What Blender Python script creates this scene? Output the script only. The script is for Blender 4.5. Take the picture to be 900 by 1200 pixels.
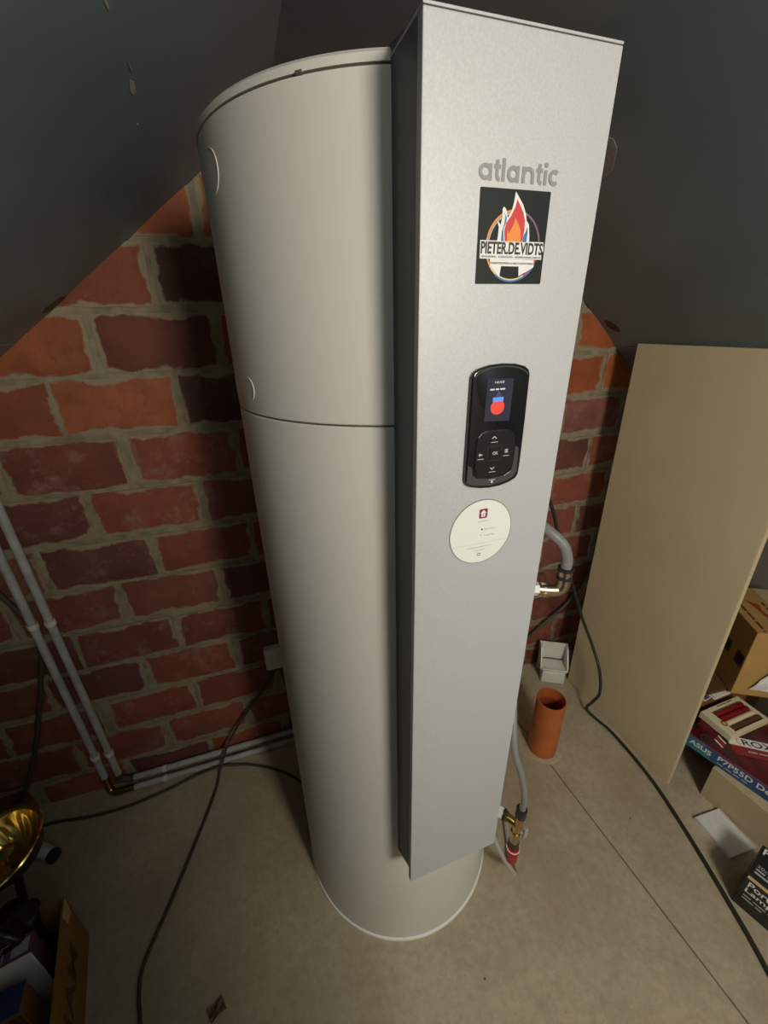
import bpy, bmesh, math, random
from mathutils import Vector, Matrix
random.seed(7)
for o in list(bpy.data.objects): bpy.data.objects.remove(o, do_unlink=True)
S = bpy.context.scene
COL = S.collection
R_ = math.radians
# ------------------------------------------------------------------ camera
CAM = Vector((-0.2803, -0.8038, 1.6109))
PITCH, YAW, ROLL, FPX = -0.4306, -0.3099, -0.0214, 480.27
fw = Vector((-math.sin(YAW)*math.cos(PITCH), math.cos(YAW)*math.cos(PITCH), math.sin(PITCH)))
r0 = Vector((math.cos(YAW), math.sin(YAW), 0)); u0 = r0.cross(fw)
rt = r0*math.cos(ROLL) + u0*math.sin(ROLL); up = u0*math.cos(ROLL) - r0*math.sin(ROLL)
cam = bpy.data.cameras.new('camera'); camo = bpy.data.objects.new('camera', cam); COL.objects.link(camo)
cam.sensor_fit = 'VERTICAL'; cam.sensor_height = 36.0; cam.lens = FPX/1200*36.0
cam.clip_start = 0.02; cam.clip_end = 50
m = Matrix((rt, up, -fw)).transposed().to_4x4(); m.translation = CAM
camo.matrix_world = m
S.camera = camo
# ------------------------------------------------------------------ world, lamp, exposure
w = bpy.data.worlds.new('world'); S.world = w; w.use_nodes = True
w.node_tree.nodes['Background'].inputs[0].default_value = (0.55, 0.62, 0.75, 1)
w.node_tree.nodes['Background'].inputs[1].default_value = 0.02
def lamp(name, loc, power, color, rad):
    l = bpy.data.lights.new(name, 'POINT'); l.energy = power; l.color = color; l.shadow_soft_size = rad
    o = bpy.data.objects.new(name, l); o.location = loc; COL.objects.link(o); return o
lamp('attic_bulb', (0.24, -1.90, 1.88), 86, (1.0, 0.915, 0.79), 0.19)
S.view_settings.view_transform = 'Standard'; S.view_settings.look = 'None'
S.view_settings.gamma = 1.0; S.view_settings.use_curve_mapping = False
S.view_settings.exposure = 0.0
# ------------------------------------------------------------------ materials
MATS = {}
def srgb(r, g, b):
    f = lambda c: (c/255/12.92) if c/255 <= 0.04045 else ((c/255+0.055)/1.055)**2.4
    return (f(r), f(g), f(b), 1)
def mat(name, col, rough=0.5, metal=0.0, noise=0.0, nscale=40, bump=0.0, bscale=200, spec=0.5, emit=None, estr=0, coat=0.0, col2=None, trans=0.0):
    if name in MATS: return MATS[name]
    M = bpy.data.materials.new(name); M.use_nodes = True; nt = M.node_tree; N = nt.nodes; L = nt.links
    p = N['Principled BSDF']; p.inputs['Base Color'].default_value = col
    p.inputs['Roughness'].default_value = rough; p.inputs['Metallic'].default_value = metal
    p.inputs['Specular IOR Level'].default_value = spec
    p.inputs['Coat Weight'].default_value = coat
    p.inputs['Transmission Weight'].default_value = trans
    if emit: p.inputs['Emission Color'].default_value = emit; p.inputs['Emission Strength'].default_value = estr
    tc = N.new('ShaderNodeTexCoord')
    if noise or col2:
        n = N.new('ShaderNodeTexNoise'); n.inputs['Scale'].default_value = nscale; n.inputs['Detail'].default_value = 6
        L.new(tc.outputs['Object'], n.inputs['Vector'])
        mx = N.new('ShaderNodeMix'); mx.data_type = 'RGBA'
        c2 = col2 if col2 else tuple(min(1, c*(1-noise)) for c in col[:3]) + (1,)
        mx.inputs[6].default_value = col; mx.inputs[7].default_value = c2
        mr = N.new('ShaderNodeMapRange'); mr.inputs[1].default_value = 0.35; mr.inputs[2].default_value = 0.65
        L.new(n.outputs[0], mr.inputs[0]); L.new(mr.outputs[0], mx.inputs[0]); L.new(mx.outputs[2], p.inputs['Base Color'])
    if bump:
        b = N.new('ShaderNodeTexNoise'); b.inputs['Scale'].default_value = bscale; b.inputs['Detail'].default_value = 4
        L.new(tc.outputs['Object'], b.inputs['Vector'])
        bp = N.new('ShaderNodeBump'); bp.inputs['Strength'].default_value = bump; bp.inputs['Distance'].default_value = 0.002
        L.new(b.outputs[0], bp.inputs['Height']); L.new(bp.outputs[0], p.inputs['Normal'])
    MATS[name] = M; return M
M_TANK = mat('tank_enamel', (0.70, 0.68, 0.635, 1), 0.33, noise=0.03, nscale=3)
M_RIM = mat('white_rim', (0.86, 0.85, 0.82, 1), 0.4)
M_GROOVE = mat('dark_seam', (0.10, 0.085, 0.07, 1), 0.7)
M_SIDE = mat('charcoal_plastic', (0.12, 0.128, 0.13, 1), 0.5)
M_SILVER = mat('silver_paint', (0.53, 0.54, 0.55, 1), 0.5, metal=0.15, noise=0.10, nscale=420, bump=0.04, bscale=500)
M_BLACK = mat('gloss_black', (0.008, 0.008, 0.009, 1), 0.08, coat=0.5)
M_KEY = mat('satin_black', (0.014, 0.014, 0.015, 1), 0.28)
M_TRIMP = mat('smoked_trim', (0.10, 0.10, 0.10, 1), 0.25, metal=0.4)
M_GREYPRINT = mat('grey_print', (0.27, 0.265, 0.27, 1), 0.5)
M_STICKER = mat('black_sticker', (0.012, 0.015, 0.015, 1), 0.5, spec=0.2)
M_WHITEP = mat('white_print', (0.80, 0.80, 0.78, 1), 0.5)
M_BLACKP = mat('black_print', (0.012, 0.012, 0.014, 1), 0.5)
M_REDP = mat('red_print', srgb(205, 45, 45), 0.5)
M_ORANGEP = mat('orange_print', srgb(235, 140, 55), 0.5)
M_BLUEP = mat('blue_print', srgb(45, 110, 175), 0.5)
M_PURPP = mat('mauve_print', srgb(125, 80, 105), 0.5)
M_MAG = mat('magenta_print', srgb(140, 40, 85), 0.5)
M_LGREY = mat('light_grey_print', (0.42, 0.42, 0.40, 1), 0.5)
M_ROUND = mat('round_sticker_paper', (0.80, 0.82, 0.77, 1), 0.45)
M_SCREEN = mat('screen_glow', (0.02, 0.02, 0.03, 1), 0.15, emit=srgb(52, 50, 62), estr=0.62)
M_SRED = mat('screen_red', (0.02, 0, 0, 1), 0.2, emit=srgb(245, 85, 70), estr=1.0)
M_SBLUE = mat('screen_blue', (0, 0, 0.02, 1), 0.2, emit=srgb(110, 165, 235), estr=1.0)
M_SGREY = mat('screen_grey', (0, 0, 0.02, 1), 0.2, emit=srgb(75, 85, 105), estr=1.0)
M_SWHITE = mat('screen_white', (0, 0, 0, 1), 0.2, emit=srgb(225, 225, 225), estr=1.0)
M_KEYP = mat('key_print', (0.6, 0.6, 0.6, 1), 0.5)
M_BRASS = mat('brass', srgb(190, 165, 95), 0.25, metal=1.0)
M_NICKEL = mat('nickel', srgb(190, 170, 150), 0.28, metal=1.0)
M_RUBBER = mat('black_rubber', (0.02, 0.019, 0.018, 1), 0.45)
M_HOSE = mat('grey_hose', (0.23, 0.23, 0.228, 1), 0.45)
M_REDK = mat('red_knob', srgb(165, 25, 28), 0.4)
M_WPLAS = mat('white_plastic', (0.74, 0.73, 0.68, 1), 0.4, noise=0.12, nscale=18)
M_CLEAR = mat('milky_plastic', (0.40, 0.38, 0.34, 1), 0.3)
M_GPIPE = mat('grey_white_pipe', (0.47, 0.455, 0.46, 1), 0.45, noise=0.25, nscale=25)
M_CABLE = mat('black_cable', (0.025, 0.022, 0.02, 1), 0.45)
M_CABLEB = mat('brown_cable', (0.06, 0.045, 0.035, 1), 0.5)
M_ORPIPE = mat('terracotta_pvc', srgb(190, 104, 54), 0.42, noise=0.3, nscale=14)
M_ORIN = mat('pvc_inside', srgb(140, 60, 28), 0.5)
M_BOARD = mat('beige_board', srgb(218, 206, 168), 0.6, noise=0.06, nscale=4, bump=0.05, bscale=300)
M_BOARDE = mat('board_edge', srgb(205, 188, 150), 0.7, noise=0.1, nscale=60)
M_CARD = mat('cardboard', srgb(190, 150, 88), 0.8, noise=0.12, nscale=9, bump=0.08, bscale=150)
M_CARDD = mat('brown_cardboard', srgb(150, 105, 52), 0.8, noise=0.2, nscale=9, bump=0.08, bscale=150)
M_CARDI = mat('cardboard_inside', srgb(150, 112, 66), 0.85)
M_TAPE = mat('tan_tape', srgb(205, 180, 140), 0.4)
M_CARDP = mat('brown_print', srgb(95, 62, 32), 0.8)
M_PAPER = mat('paper_white', (0.78, 0.77, 0.74, 1), 0.6)
M_NAVY = mat('navy_print', srgb(42, 52, 110), 0.35, col2=srgb(40, 95, 135), nscale=5)
M_DRED = mat('dark_red_print', srgb(110, 22, 32), 0.3, col2=srgb(40, 12, 18), nscale=16)
M_CREAM = mat('cream_card', srgb(225, 212, 180), 0.5)
M_CANR = mat('red_wax', srgb(130, 20, 26), 0.35)
M_CANW = mat('cream_wax', srgb(225, 205, 170), 0.4)
M_CANB = mat('brown_wax', srgb(88, 55, 30), 0.4)
M_GOLD = mat('gold_reflector', srgb(240, 208, 125), 0.14, metal=1.0)
M_BAG = mat('black_film', (0.012, 0.011, 0.012, 1), 0.2, bump=0.9, bscale=22)
M_ALU = mat('brushed_aluminium', (0.80, 0.79, 0.79, 1), 0.35, metal=0.15, noise=0.1, nscale=40)
M_LAMPB = mat('black_carton', (0.018, 0.02, 0.018, 1), 0.35)
M_YEL = mat('pale_yellow_print', srgb(225, 195, 140), 0.5)
M_PURPB = mat('purple_carton', srgb(110, 75, 105), 0.5)
M_BEIGEB = mat('beige_carton', srgb(190, 172, 138), 0.7, noise=0.06, nscale=8)
M_BLUEB = mat('blue_carton', srgb(45, 62, 105), 0.45, noise=0.4, nscale=12)
M_SCRAP = mat('brown_scrap', srgb(120, 95, 70), 0.8, noise=0.5, nscale=60)
M_PLASTER = mat('grey_plaster', (0.32, 0.30, 0.27, 1), 0.9, noise=0.1, nscale=5)
M_KNEE = mat('knee_wall_board', (0.25, 0.235, 0.21, 1), 0.85, noise=0.1, nscale=5)
# dark blue-grey roof board
def m_ceiling():
    M = mat('ceiling_board', (0.185, 0.245, 0.27, 1), 0.45, noise=0.2, nscale=3.2, bump=0.05, bscale=260)
    return M
M_CEIL = m_ceiling()
M_CEILJ = mat('ceiling_joint', (0.30, 0.28, 0.25, 1), 0.7)
M_STAIN = mat('ceiling_stain', (0.055, 0.035, 0.02, 1), 0.6)
M_SCRATCH = mat('ceiling_scratch', (0.34, 0.35, 0.34, 1), 0.7)
# concrete
def m_concrete():
    M = bpy.data.materials.new('concrete_screed'); M.use_nodes = True; nt = M.node_tree; N = nt.nodes; L = nt.links
    p = N['Principled BSDF']; p.inputs['Roughness'].default_value = 0.62
    g = N.new('ShaderNodeNewGeometry')
    def nz(scale, det=6, rough=0.55):
        n = N.new('ShaderNodeTexNoise'); n.inputs['Scale'].default_value = scale; n.inputs['Detail'].default_value = det
        n.inputs['Roughness'].default_value = rough; L.new(g.outputs['Position'], n.inputs['Vector']); return n.outputs[0]
    def rng(s, a, b, c=0, d=1):
        r = N.new('ShaderNodeMapRange'); r.inputs[1].default_value = a; r.inputs[2].default_value = b
        r.inputs[3].default_value = c; r.inputs[4].default_value = d; L.new(s, r.inputs[0]); return r.outputs[0]
    def mix(f, a, b):
        x = N.new('ShaderNodeMix'); x.data_type = 'RGBA'
        L.new(f, x.inputs[0])
        for i, v in ((6, a), (7, b)):
            if isinstance(v, tuple): x.inputs[i].default_value = v
            else: L.new(v, x.inputs[i])
        return x.outputs[2]
    c = mix(rng(nz(3.2), 0.32, 0.68), srgb(190, 177, 152), srgb(166, 151, 126))
    c = mix(rng(nz(42, 10, 0.75), 0.40, 0.68, 0, 0.55), c, srgb(146, 130, 106))
    c = mix(rng(nz(5, 8, 0.7), 0.55, 0.74, 0, 0.45), c, srgb(140, 122, 96))
    c = mix(rng(nz(150, 3), 0.66, 0.74, 0, 0.5), c, srgb(80, 66, 50))
    c = mix(rng(nz(70, 3), 0.73, 0.78, 0, 0.6), c, srgb(214, 204, 184))
    L.new(c, p.inputs['Base Color'])
    b = N.new('ShaderNodeBump'); b.inputs['Strength'].default_value = 0.35; b.inputs['Distance'].default_value = 0.004
    L.new(nz(45, 9, 0.7), b.inputs['Height']); L.new(b.outputs[0], p.inputs['Normal'])
    return M
M_CONC = m_concrete()
BW, BH = 0.281, 0.139     # brick face
def m_brick():
    M = bpy.data.materials.new('red_brick'); M.use_nodes = True; nt = M.node_tree; N = nt.nodes; L = nt.links
    p = N['Principled BSDF']; p.inputs['Roughness'].default_value = 0.75
    tc = N.new('ShaderNodeTexCoord'); oi = N.new('ShaderNodeObjectInfo'); g = N.new('ShaderNodeNewGeometry')
    def nz(scale, det=6, rough=0.6):
        n = N.new('ShaderNodeTexNoise'); n.inputs['Scale'].default_value = scale; n.inputs['Detail'].default_value = det
        n.inputs['Roughness'].default_value = rough; L.new(g.outputs['Position'], n.inputs['Vector']); return n.outputs[0]
    def rng(s, a, b, c=0, d=1):
        r = N.new('ShaderNodeMapRange'); r.inputs[1].default_value = a; r.inputs[2].default_value = b
        r.inputs[3].default_value = c; r.inputs[4].default_value = d; L.new(s, r.inputs[0]); return r.outputs[0]
    def math_(op, a, b=None):
        x = N.new('ShaderNodeMath'); x.operation = op
        for i, v in ((0, a), (1, b)):
            if v is None: continue
            if isinstance(v, (int, float)): x.inputs[i].default_value = v
            else: L.new(v, x.inputs[i])
        return x.outputs[0]
    def mix(f, a, b):
        x = N.new('ShaderNodeMix'); x.data_type = 'RGBA'; L.new(f, x.inputs[0])
        for i, v in ((6, a), (7, b)):
            if isinstance(v, tuple): x.inputs[i].default_value = v
            else: L.new(v, x.inputs[i])
        return x.outputs[2]
    sp = N.new('ShaderNodeSeparateXYZ'); L.new(tc.outputs['Object'], sp.inputs[0])
    dx = math_('SUBTRACT', BW/2, math_('ABSOLUTE', sp.outputs[0]))
    dz = math_('SUBTRACT', BH/2, math_('ABSOLUTE', sp.outputs[2]))
    de = math_('MINIMUM', dx, dz)
    hsv = N.new('ShaderNodeMixRGB'); hsv.blend_type = 'MULTIPLY'; hsv.inputs[0].default_value = 1
    L.new(oi.outputs['Color'], hsv.inputs[1])
    tone = mix(rng(nz(9), 0.3, 0.7), (1.12, 1.1, 1.08, 1), (0.70, 0.66, 0.66, 1)); L.new(tone, hsv.inputs[2])
    c = mix(rng(nz(60, 5), 0.55, 0.75, 0, 0.5), hsv.outputs[0], (0.13, 0.035, 0.022, 1))
    # lime bloom, more on some bricks
    bl = math_('MULTIPLY', rng(nz(13, 7, 0.7), 0.54, 0.70), rng(oi.outputs['Alpha'], 0, 1, 0.0, 0.85))
    c = mix(bl, c, (0.30, 0.19, 0.16, 1))
    c = mix(rng(nz(120, 3), 0.70, 0.76, 0, 0.5), c, (0.40, 0.33, 0.27, 1))
    # mortar smeared over the arrises
    wob = math_('ADD', math_('MULTIPLY', math_('SUBTRACT', nz(26, 6), 0.5), 0.034), math_('MULTIPLY', math_('SUBTRACT', nz(6, 3), 0.5), 0.062))
    sm = rng(math_('ADD', de, wob), 0.0095, 0.0035, 0, 0.92)
    c = mix(sm, c, (0.285, 0.24, 0.162, 1))
    L.new(c, p.inputs['Base Color'])
    b = N.new('ShaderNodeBump'); b.inputs['Strength'].default_value = 0.5; b.inputs['Distance'].default_value = 0.003
    L.new(nz(75, 8, 0.7), b.inputs['Height']); L.new(b.outputs[0], p.inputs['Normal'])
    return M
M_BRICK = m_brick()
M_MORTAR = mat('lime_mortar', (0.31, 0.265, 0.178, 1), 0.9, noise=0.4, nscale=22, bump=0.9, bscale=60)
# ------------------------------------------------------------------ builders
def link(name, me, material=None, parent=None):
    o = bpy.data.objects.new(name, me); COL.objects.link(o)
    if material is not None and me is not None:
        me.materials.clear()
        for x in (material if isinstance(material, (list, tuple)) else [material]): me.materials.append(x)
    if parent is not None: o.parent = parent
    return o
def tag(o, label, cat, group=None):
    o['label'] = label; o['category'] = cat
    if group: o['group'] = group
    return o
def struct(o, label=None, cat=None):
    o['kind'] = 'structure'
    if label: o['label'] = label
    if cat: o['category'] = cat
    return o
def thing(name, label, cat, loc=(0, 0, 0), rz=0, group=None):
    o = bpy.data.objects.new(name, None); COL.objects.link(o); o.empty_display_size = 0.05
    o.location = loc; o.rotation_euler = (0, 0, rz); return tag(o, label, cat, group)
def me_from(verts, faces, name='m', smooth=False):
    me = bpy.data.meshes.new(name); me.from_pydata([tuple(v) for v in verts], [], faces); me.validate(); me.update()
    bm = bmesh.new(); bm.from_mesh(me); bmesh.ops.recalc_face_normals(bm, faces=bm.faces); bm.to_mesh(me); bm.free()
    if smooth:
        for f in me.polygons: f.use_smooth = True
    return me
def bevel(me, w=0.002, seg=2, angle=30):
    bm = bmesh.new(); bm.from_mesh(me)
    es = [e for e in bm.edges if len(e.link_faces) == 2 and e.calc_face_angle(0) > R_(angle)]
    bmesh.ops.bevel(bm, geom=es, offset=w, segments=seg, affect='EDGES', profile=0.5, clamp_overlap=True)
    bm.to_mesh(me); bm.free(); return me
def box_me(x0, x1, y0, y1, z0, z1, bev=0.0, seg=2):
    v = [(x, y, z) for z in (z0, z1) for y in (y0, y1) for x in (x0, x1)]
    f = [(0, 2, 3, 1), (4, 5, 7, 6), (0, 1, 5, 4), (2, 6, 7, 3), (0, 4, 6, 2), (1, 3, 7, 5)]
    me = me_from(v, f)
    if bev: bevel(me, bev, seg)
    return me
def lathe_me(prof, n=64, cap0=True, cap1=True, smooth=True, autos=35):
    v = []; f = []
    for r, z in prof:
        for i in range(n): a = 2*math.pi*i/n; v.append((r*math.cos(a), r*math.sin(a), z))
    for k in range(len(prof)-1):
        for i in range(n): j = (i+1) % n; f.append((k*n+i, k*n+j, (k+1)*n+j, (k+1)*n+i))
    if cap0: f.append(tuple(range(n-1, -1, -1)))
    if cap1: f.append(tuple((len(prof)-1)*n+i for i in range(n)))
    me = me_from(v, f)
    if smooth: shade(me, autos)
    return me
def shade(me, ang=35):
    for f in me.polygons: f.use_smooth = True
    bm = bmesh.new(); bm.from_mesh(me)
    for e in bm.edges: e.smooth = not (len(e.link_faces) == 2 and e.calc_face_angle(0) > R_(ang))
    bm.to_mesh(me); bm.free()
def spline(pts, sub=8):
    P = [Vector(p) for p in pts]; out = []
    for i in range(len(P)-1):
        a = P[i-1] if i else P[0]*2-P[1]; b = P[i]; c = P[i+1]; d = P[i+2] if i+2 < len(P) else P[-1]*2-P[-2]
        for k in range(sub):
            t = k/sub
            out.append(0.5*((2*b)+(c-a)*t+(2*a-5*b+4*c-d)*t*t+(3*b-a-3*c+d)*t**3))
    out.append(P[-1]); return out
def tube_me(pts, rad, n=10, sub=8, straight=False):
    P = [Vector(p) for p in pts] if straight else spline(pts, sub)
    rr = rad if isinstance(rad, (list, tuple)) else [rad]*len(P)
    v = []; f = []; T0 = None; N0 = None
    for i, p in enumerate(P):
        t = (P[min(i+1, len(P)-1)]-P[max(i-1, 0)]).normalized()
        if N0 is None:
            a = Vector((0, 0, 1)) if abs(t.z) < 0.9 else Vector((1, 0, 0)); N0 = t.cross(a).normalized()
        else: N0 = (N0 - t*N0.dot(t)).normalized()
        B = t.cross(N0)
        for k in range(n):
            a = 2*math.pi*k/n; v.append(p+(N0*math.cos(a)+B*math.sin(a))*rr[i])
    for i in range(len(P)-1):
        for k in range(n): j = (k+1) % n; f.append((i*n+k, i*n+j, (i+1)*n+j, (i+1)*n+k))
    f.append(tuple(range(n-1, -1, -1))); f.append(tuple((len(P)-1)*n+k for k in range(n)))
    me = me_from(v, f); shade(me, 50); return me
def cyl_me(a, b, r, r2=None, n=24, bev=0.0):
    me = tube_me([a, b], [r, r if r2 is None else r2], n=n, straight=True)
    if bev: bevel(me, bev, 2, 50); shade(me, 40)
    return me
def prism_me(pts, M, d0, d1, bev=0.0, seg=2):
    n = len(pts)
    v = [M @ Vector((x, y, d0)) for x, y in pts] + [M @ Vector((x, y, d1)) for x, y in pts]
    f = [tuple(range(n-1, -1, -1)), tuple(range(n, 2*n))] + [(i, (i+1) % n, n+(i+1) % n, n+i) for i in range(n)]
    me = me_from(v, f)
    if bev: bevel(me, bev, seg, 40)
    return me
def flat_me(polys, M, d, lev=None):
    """several flat outlines lifted d off a surface"""
    v = []; f = []
    for k, pts in enumerate(polys):
        s = len(v); v += [M @ Vector((x, y, d+(lev[k] if lev else 0)*2e-5)) for x, y in pts]; f.append(tuple(range(s, s+len(pts))))
    return me_from(v, f)
def stroke(pts, wd, closed=False):
    """flat ribbon outline quads along a 2-D line"""
    P = [Vector(p) for p in pts]; n = len(P); L = []; Rr = []
    for i in range(n):
        if closed: t = (P[(i+1) % n]-P[i-1])
        else: t = P[min(i+1, n-1)]-P[max(i-1, 0)]
        t.normalize(); q = Vector((-t.y, t.x))*wd/2; L.append(P[i]+q); Rr.append(P[i]-q)
    out = []
    for i in range(n if closed else n-1):
        j = (i+1) % n; out.append([tuple(Rr[i]), tuple(Rr[j]), tuple(L[j]), tuple(L[i])])
    return out
def arc(cx, cz, rx, rz, a0, a1, n=24):
    return [(cx+rx*math.cos(R_(a0+(a1-a0)*i/n)), cz+rz*math.sin(R_(a0+(a1-a0)*i/n))) for i in range(n+1)]
def text_me(body, M, d, x0, x1, z0, z1, bold=0.0, shear=0.0):
    cu = bpy.data.curves.new('txt', 'FONT'); cu.body = body; cu.size = 1; cu.offset = bold; cu.shear = shear; cu.resolution_u = 3
    o = bpy.data.objects.new('txt', cu); COL.objects.link(o)
    dg = bpy.context.evaluated_depsgraph_get(); me = bpy.data.meshes.new_from_object(o.evaluated_get(dg))
    bpy.data.objects.remove(o, do_unlink=True); bpy.data.curves.remove(cu)
    xs = [v.co.x for v in me.vertices]; ys = [v.co.y for v in me.vertices]
    ax, bx, ay, by = min(xs), max(xs), min(ys), max(ys)
    for v in me.vertices:
        v.co = M @ Vector((x0+(v.co.x-ax)/(bx-ax)*(x1-x0), z0+(v.co.y-ay)/(by-ay)*(z1-z0), d))
    me.materials.clear(); return me
def bars(x0, x1, z0, z1, seed=0):
    """print too small to read: a line of dashes"""
    r2 = random.Random(seed); x = x0; q = []; h = z1-z0
    while x < x1:
        e = min(x1, x+h*r2.uniform(1.5, 4.5)); q.append([(x, z0+h*0.15), (e, z0+h*0.15), (e, z1-h*0.15), (x, z1-h*0.15)]); x = e+h*0.6
    return q
def lm(o, ex, ey, ez):
    m = Matrix((Vector(ex), Vector(ey), Vector(ez))).transposed().to_4x4(); m.translation = Vector(o); return m

# ================================================================== setting
YW = 0.4916
LZ, LS = 2.177, 0.75        # left slope  z = LZ + LS x
RZ, RS = 2.423, -0.86       # right slope z = RZ + RS x
RX = (RZ-LZ)/(LS-RS); RIDGE = LZ+LS*RX
XL, XR, YF = -1.95, 1.95, -3.2
zl = LZ+LS*XL; zr = RZ+RS*XR
# floor: two screed slabs meeting in a joint
def jx(y): return 0.6545-0.040*(y-0.03)
J = 0.0012
fl = struct(link('floor', box_me(XL-0.1, XR+0.1, YF-0.1, YW+0.2, -0.10, -0.012), M_CONC),'grey-brown concrete screed floor with a long straight joint', 'floor')
def slab(xa0, xa1, xb0, xb1):
    v = []
    for z in (-0.012, 0.0):
        v += [(xa0, YF, z), (xa1, YF, z), (xb1, YW+0.02, z), (xb0, YW+0.02, z)]
    me = me_from(v, [(3, 2, 1, 0), (4, 5, 6, 7), (0, 1, 5, 4), (1, 2, 6, 5), (2, 3, 7, 6), (3, 0, 4, 7)])
    return bevel(me, 0.0060, 3)
link('screed_slab', slab(XL, jx(YF)-J, XL, jx(YW)-J), M_CONC, fl)
link('screed_slab', slab(jx(YF)+J, XR, jx(YW)+J, XR), M_CONC, fl)
# gable wall: mortar bed + bricks
Mw = lm((0, YW, 0), (1, 0, 0), (0, 0, 1), (0, -1, 0))
gable = [(XL, 0), (XR, 0), (XR, zr), (RX, RIDGE), (XL, zl)]
wb = struct(link('wall_back', prism_me(gable, Mw, -0.12, -0.004), M_MORTAR), 'red brick gable wall with smeared lime mortar behind the tank', 'wall')
PITCHX, PITCHZ, Z0 = 0.297, 0.1543, 1.5003
def brick_variant(seed):
    rnd = random.Random(seed); nx, nz = 6, 3
    v = []; f = []
    for k in range(nz+1):
        for i in range(nx+1):
            x = -BW/2+BW*i/nx; z = -BH/2+BH*k/nz
            ex = i in (0, nx) or k in (0, nz)
            v.append((x+(rnd.uniform(-.002, .002) if ex else 0), (-0.0045 if not ex else 0.0005)+rnd.uniform(-.0008, .0008), z+(rnd.uniform(-.0022, .0022) if ex else 0)))
    for k in range(nz):
        for i in range(nx): a = k*(nx+1)+i; f.append((a, a+1, a+nx+2, a+nx+1))
    ring = [i for i in range(nx+1)] + [k*(nx+1)+nx for k in range(1, nz+1)] + [nz*(nx+1)+i for i in range(nx-1, -1, -1)] + [k*(nx+1) for k in range(nz-1, 0, -1)]
    s = len(v)
    for q in ring: x, y, z = v[q]; v.append((x, 0.03, z))
    n = len(ring)
    for i in range(n): j = (i+1) % n; f.append((ring[i], s+i, s+j, ring[j]))
    f.append(tuple(s+i for i in range(n)))
    me = me_from(v, f, 'brick'); shade(me, 60); me.materials.append(M_BRICK); return me
VAR = [brick_variant(i) for i in range(8)]
TONES = [(0.27, 0.075, 0.042), (0.22, 0.060, 0.040), (0.19, 0.055, 0.040), (0.25, 0.070, 0.046), (0.14, 0.045, 0.037), (0.21, 0.068, 0.050)]
ORANGE = [(0.42, 0.115, 0.030), (0.38, 0.095, 0.028), (0.30, 0.070, 0.028)]
SPECIAL = {(-1, -1): (0.36, 0.105, 0.034), (-1, 0): (0.17, 0.050, 0.034), (0, -1): (0.28, 0.075, 0.036), (0, 0): (0.42, 0.130, 0.050), (0, 1): (0.11, 0.038, 0.03),
           (1, -1): (0.18, 0.050, 0.036), (1, 0): (0.27, 0.070, 0.042), (2, -1): (0.14, 0.042, 0.034), (2, 0): (0.26, 0.068, 0.042), (-2, 1): (0.10, 0.035, 0.024), (-2, 0): (0.26, 0.072, 0.032), (-3, 0): (0.36, 0.105, 0.030), (-3, 1): (0.34, 0.098, 0.03)}
rb = random.Random(21)
for k in range(-5, 10):
    zc = Z0-(k+0.5)*PITCHZ; even = (k % 2 == 0)
    off = -0.757 if even else -0.628
    for n in range(-5, 9):
        x0 = off+n*PITCHX
        xc = x0+PITCHX/2
        if xc+BW/2 < XL or xc-BW/2 > XR: continue
        xs = (xc-BW/2, xc+BW/2); zs = (max(0.002, zc-BH/2), zc+BH/2)
        top = lambda x: min(LZ+LS*x, RZ+RS*x)
        if max(top(xs[0]), top(xs[1]), top(min(max(RX, xs[0]), xs[1]))) <= zs[0]+0.004: continue
        me = VAR[rb.randrange(8)]
        need = min(top(xs[0]), top(xs[1])) < zs[1] or zc-BH/2 < 0.002 or xs[0] < XL or xs[1] > XR
        jz = rb.uniform(-.0025, .0025); jx_ = rb.uniform(-.004, .004); jy = rb.uniform(-.0015, .0015)
        if need:
            me = me.copy(); bm = bmesh.new(); bm.from_mesh(me)
            o = Vector((xc+jx_, YW+jy, zc+jz))
            def cut(pt, no):
                g = bm.verts[:]+bm.edges[:]+bm.faces[:]
                bmesh.ops.bisect_plane(bm, geom=g, plane_co=Vector(pt)-o, plane_no=Vector(no), clear_outer=True)
            cut((0, 0, LZ), (-LS, 0, 1)); cut((0, 0, RZ), (-RS, 0, 1)); cut((0, 0, 0.001), (0, 0, -1)); cut((XL, 0, 0), (-1, 0, 0)); cut((XR, 0, 0), (1, 0, 0))
            if len(bm.faces) < 4: bm.free(); continue
            bm.to_mesh(me); bm.free()
        b = bpy.data.objects.new('brick', me); COL.objects.link(b); b.parent = wb
        b.location = (xc+jx_, YW+jy, zc+jz)
        tone = SPECIAL.get((k, n+0))
        if tone is None: tone = rb.choice(ORANGE if zc > 1.45 else TONES)
        if 0.8 < xc < 1.3 and 1.25 < zc < 1.7 and n > 3: tone = ORANGE[(k+n) % 2] if zc > 1.33 else (0.24, 0.085, 0.07)
        bloom = rb.random()*(0.25 if zc > 1.3 else 1.0)
        b.color = (*[q*(0.84 if zc > 1.4 else 1.0) for q in tone], bloom)
ZC = 2.075
xc0 = (ZC-LZ)/LS; xc1 = (ZC-RZ)/RS
cc = struct(link('ceiling', box_me(xc0-0.02, xc1+0.02, YF, YW, ZC, ZC+0.05), M_CEIL), 'narrow flat dark ceiling strip added between the two roof slopes to darken the peak', 'ceiling')  # flat strip added to hide the lit brick peak and keep it dark
struct(link('shade_blocker', box_me(-0.85, 0.02, -1.56, -1.30, 0.0, 1.70), M_PLASTER), 'added unseen plastered block behind the viewer that shades the lower left', 'wall')  # block added out of view to cast soft shade over the lower left
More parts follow.
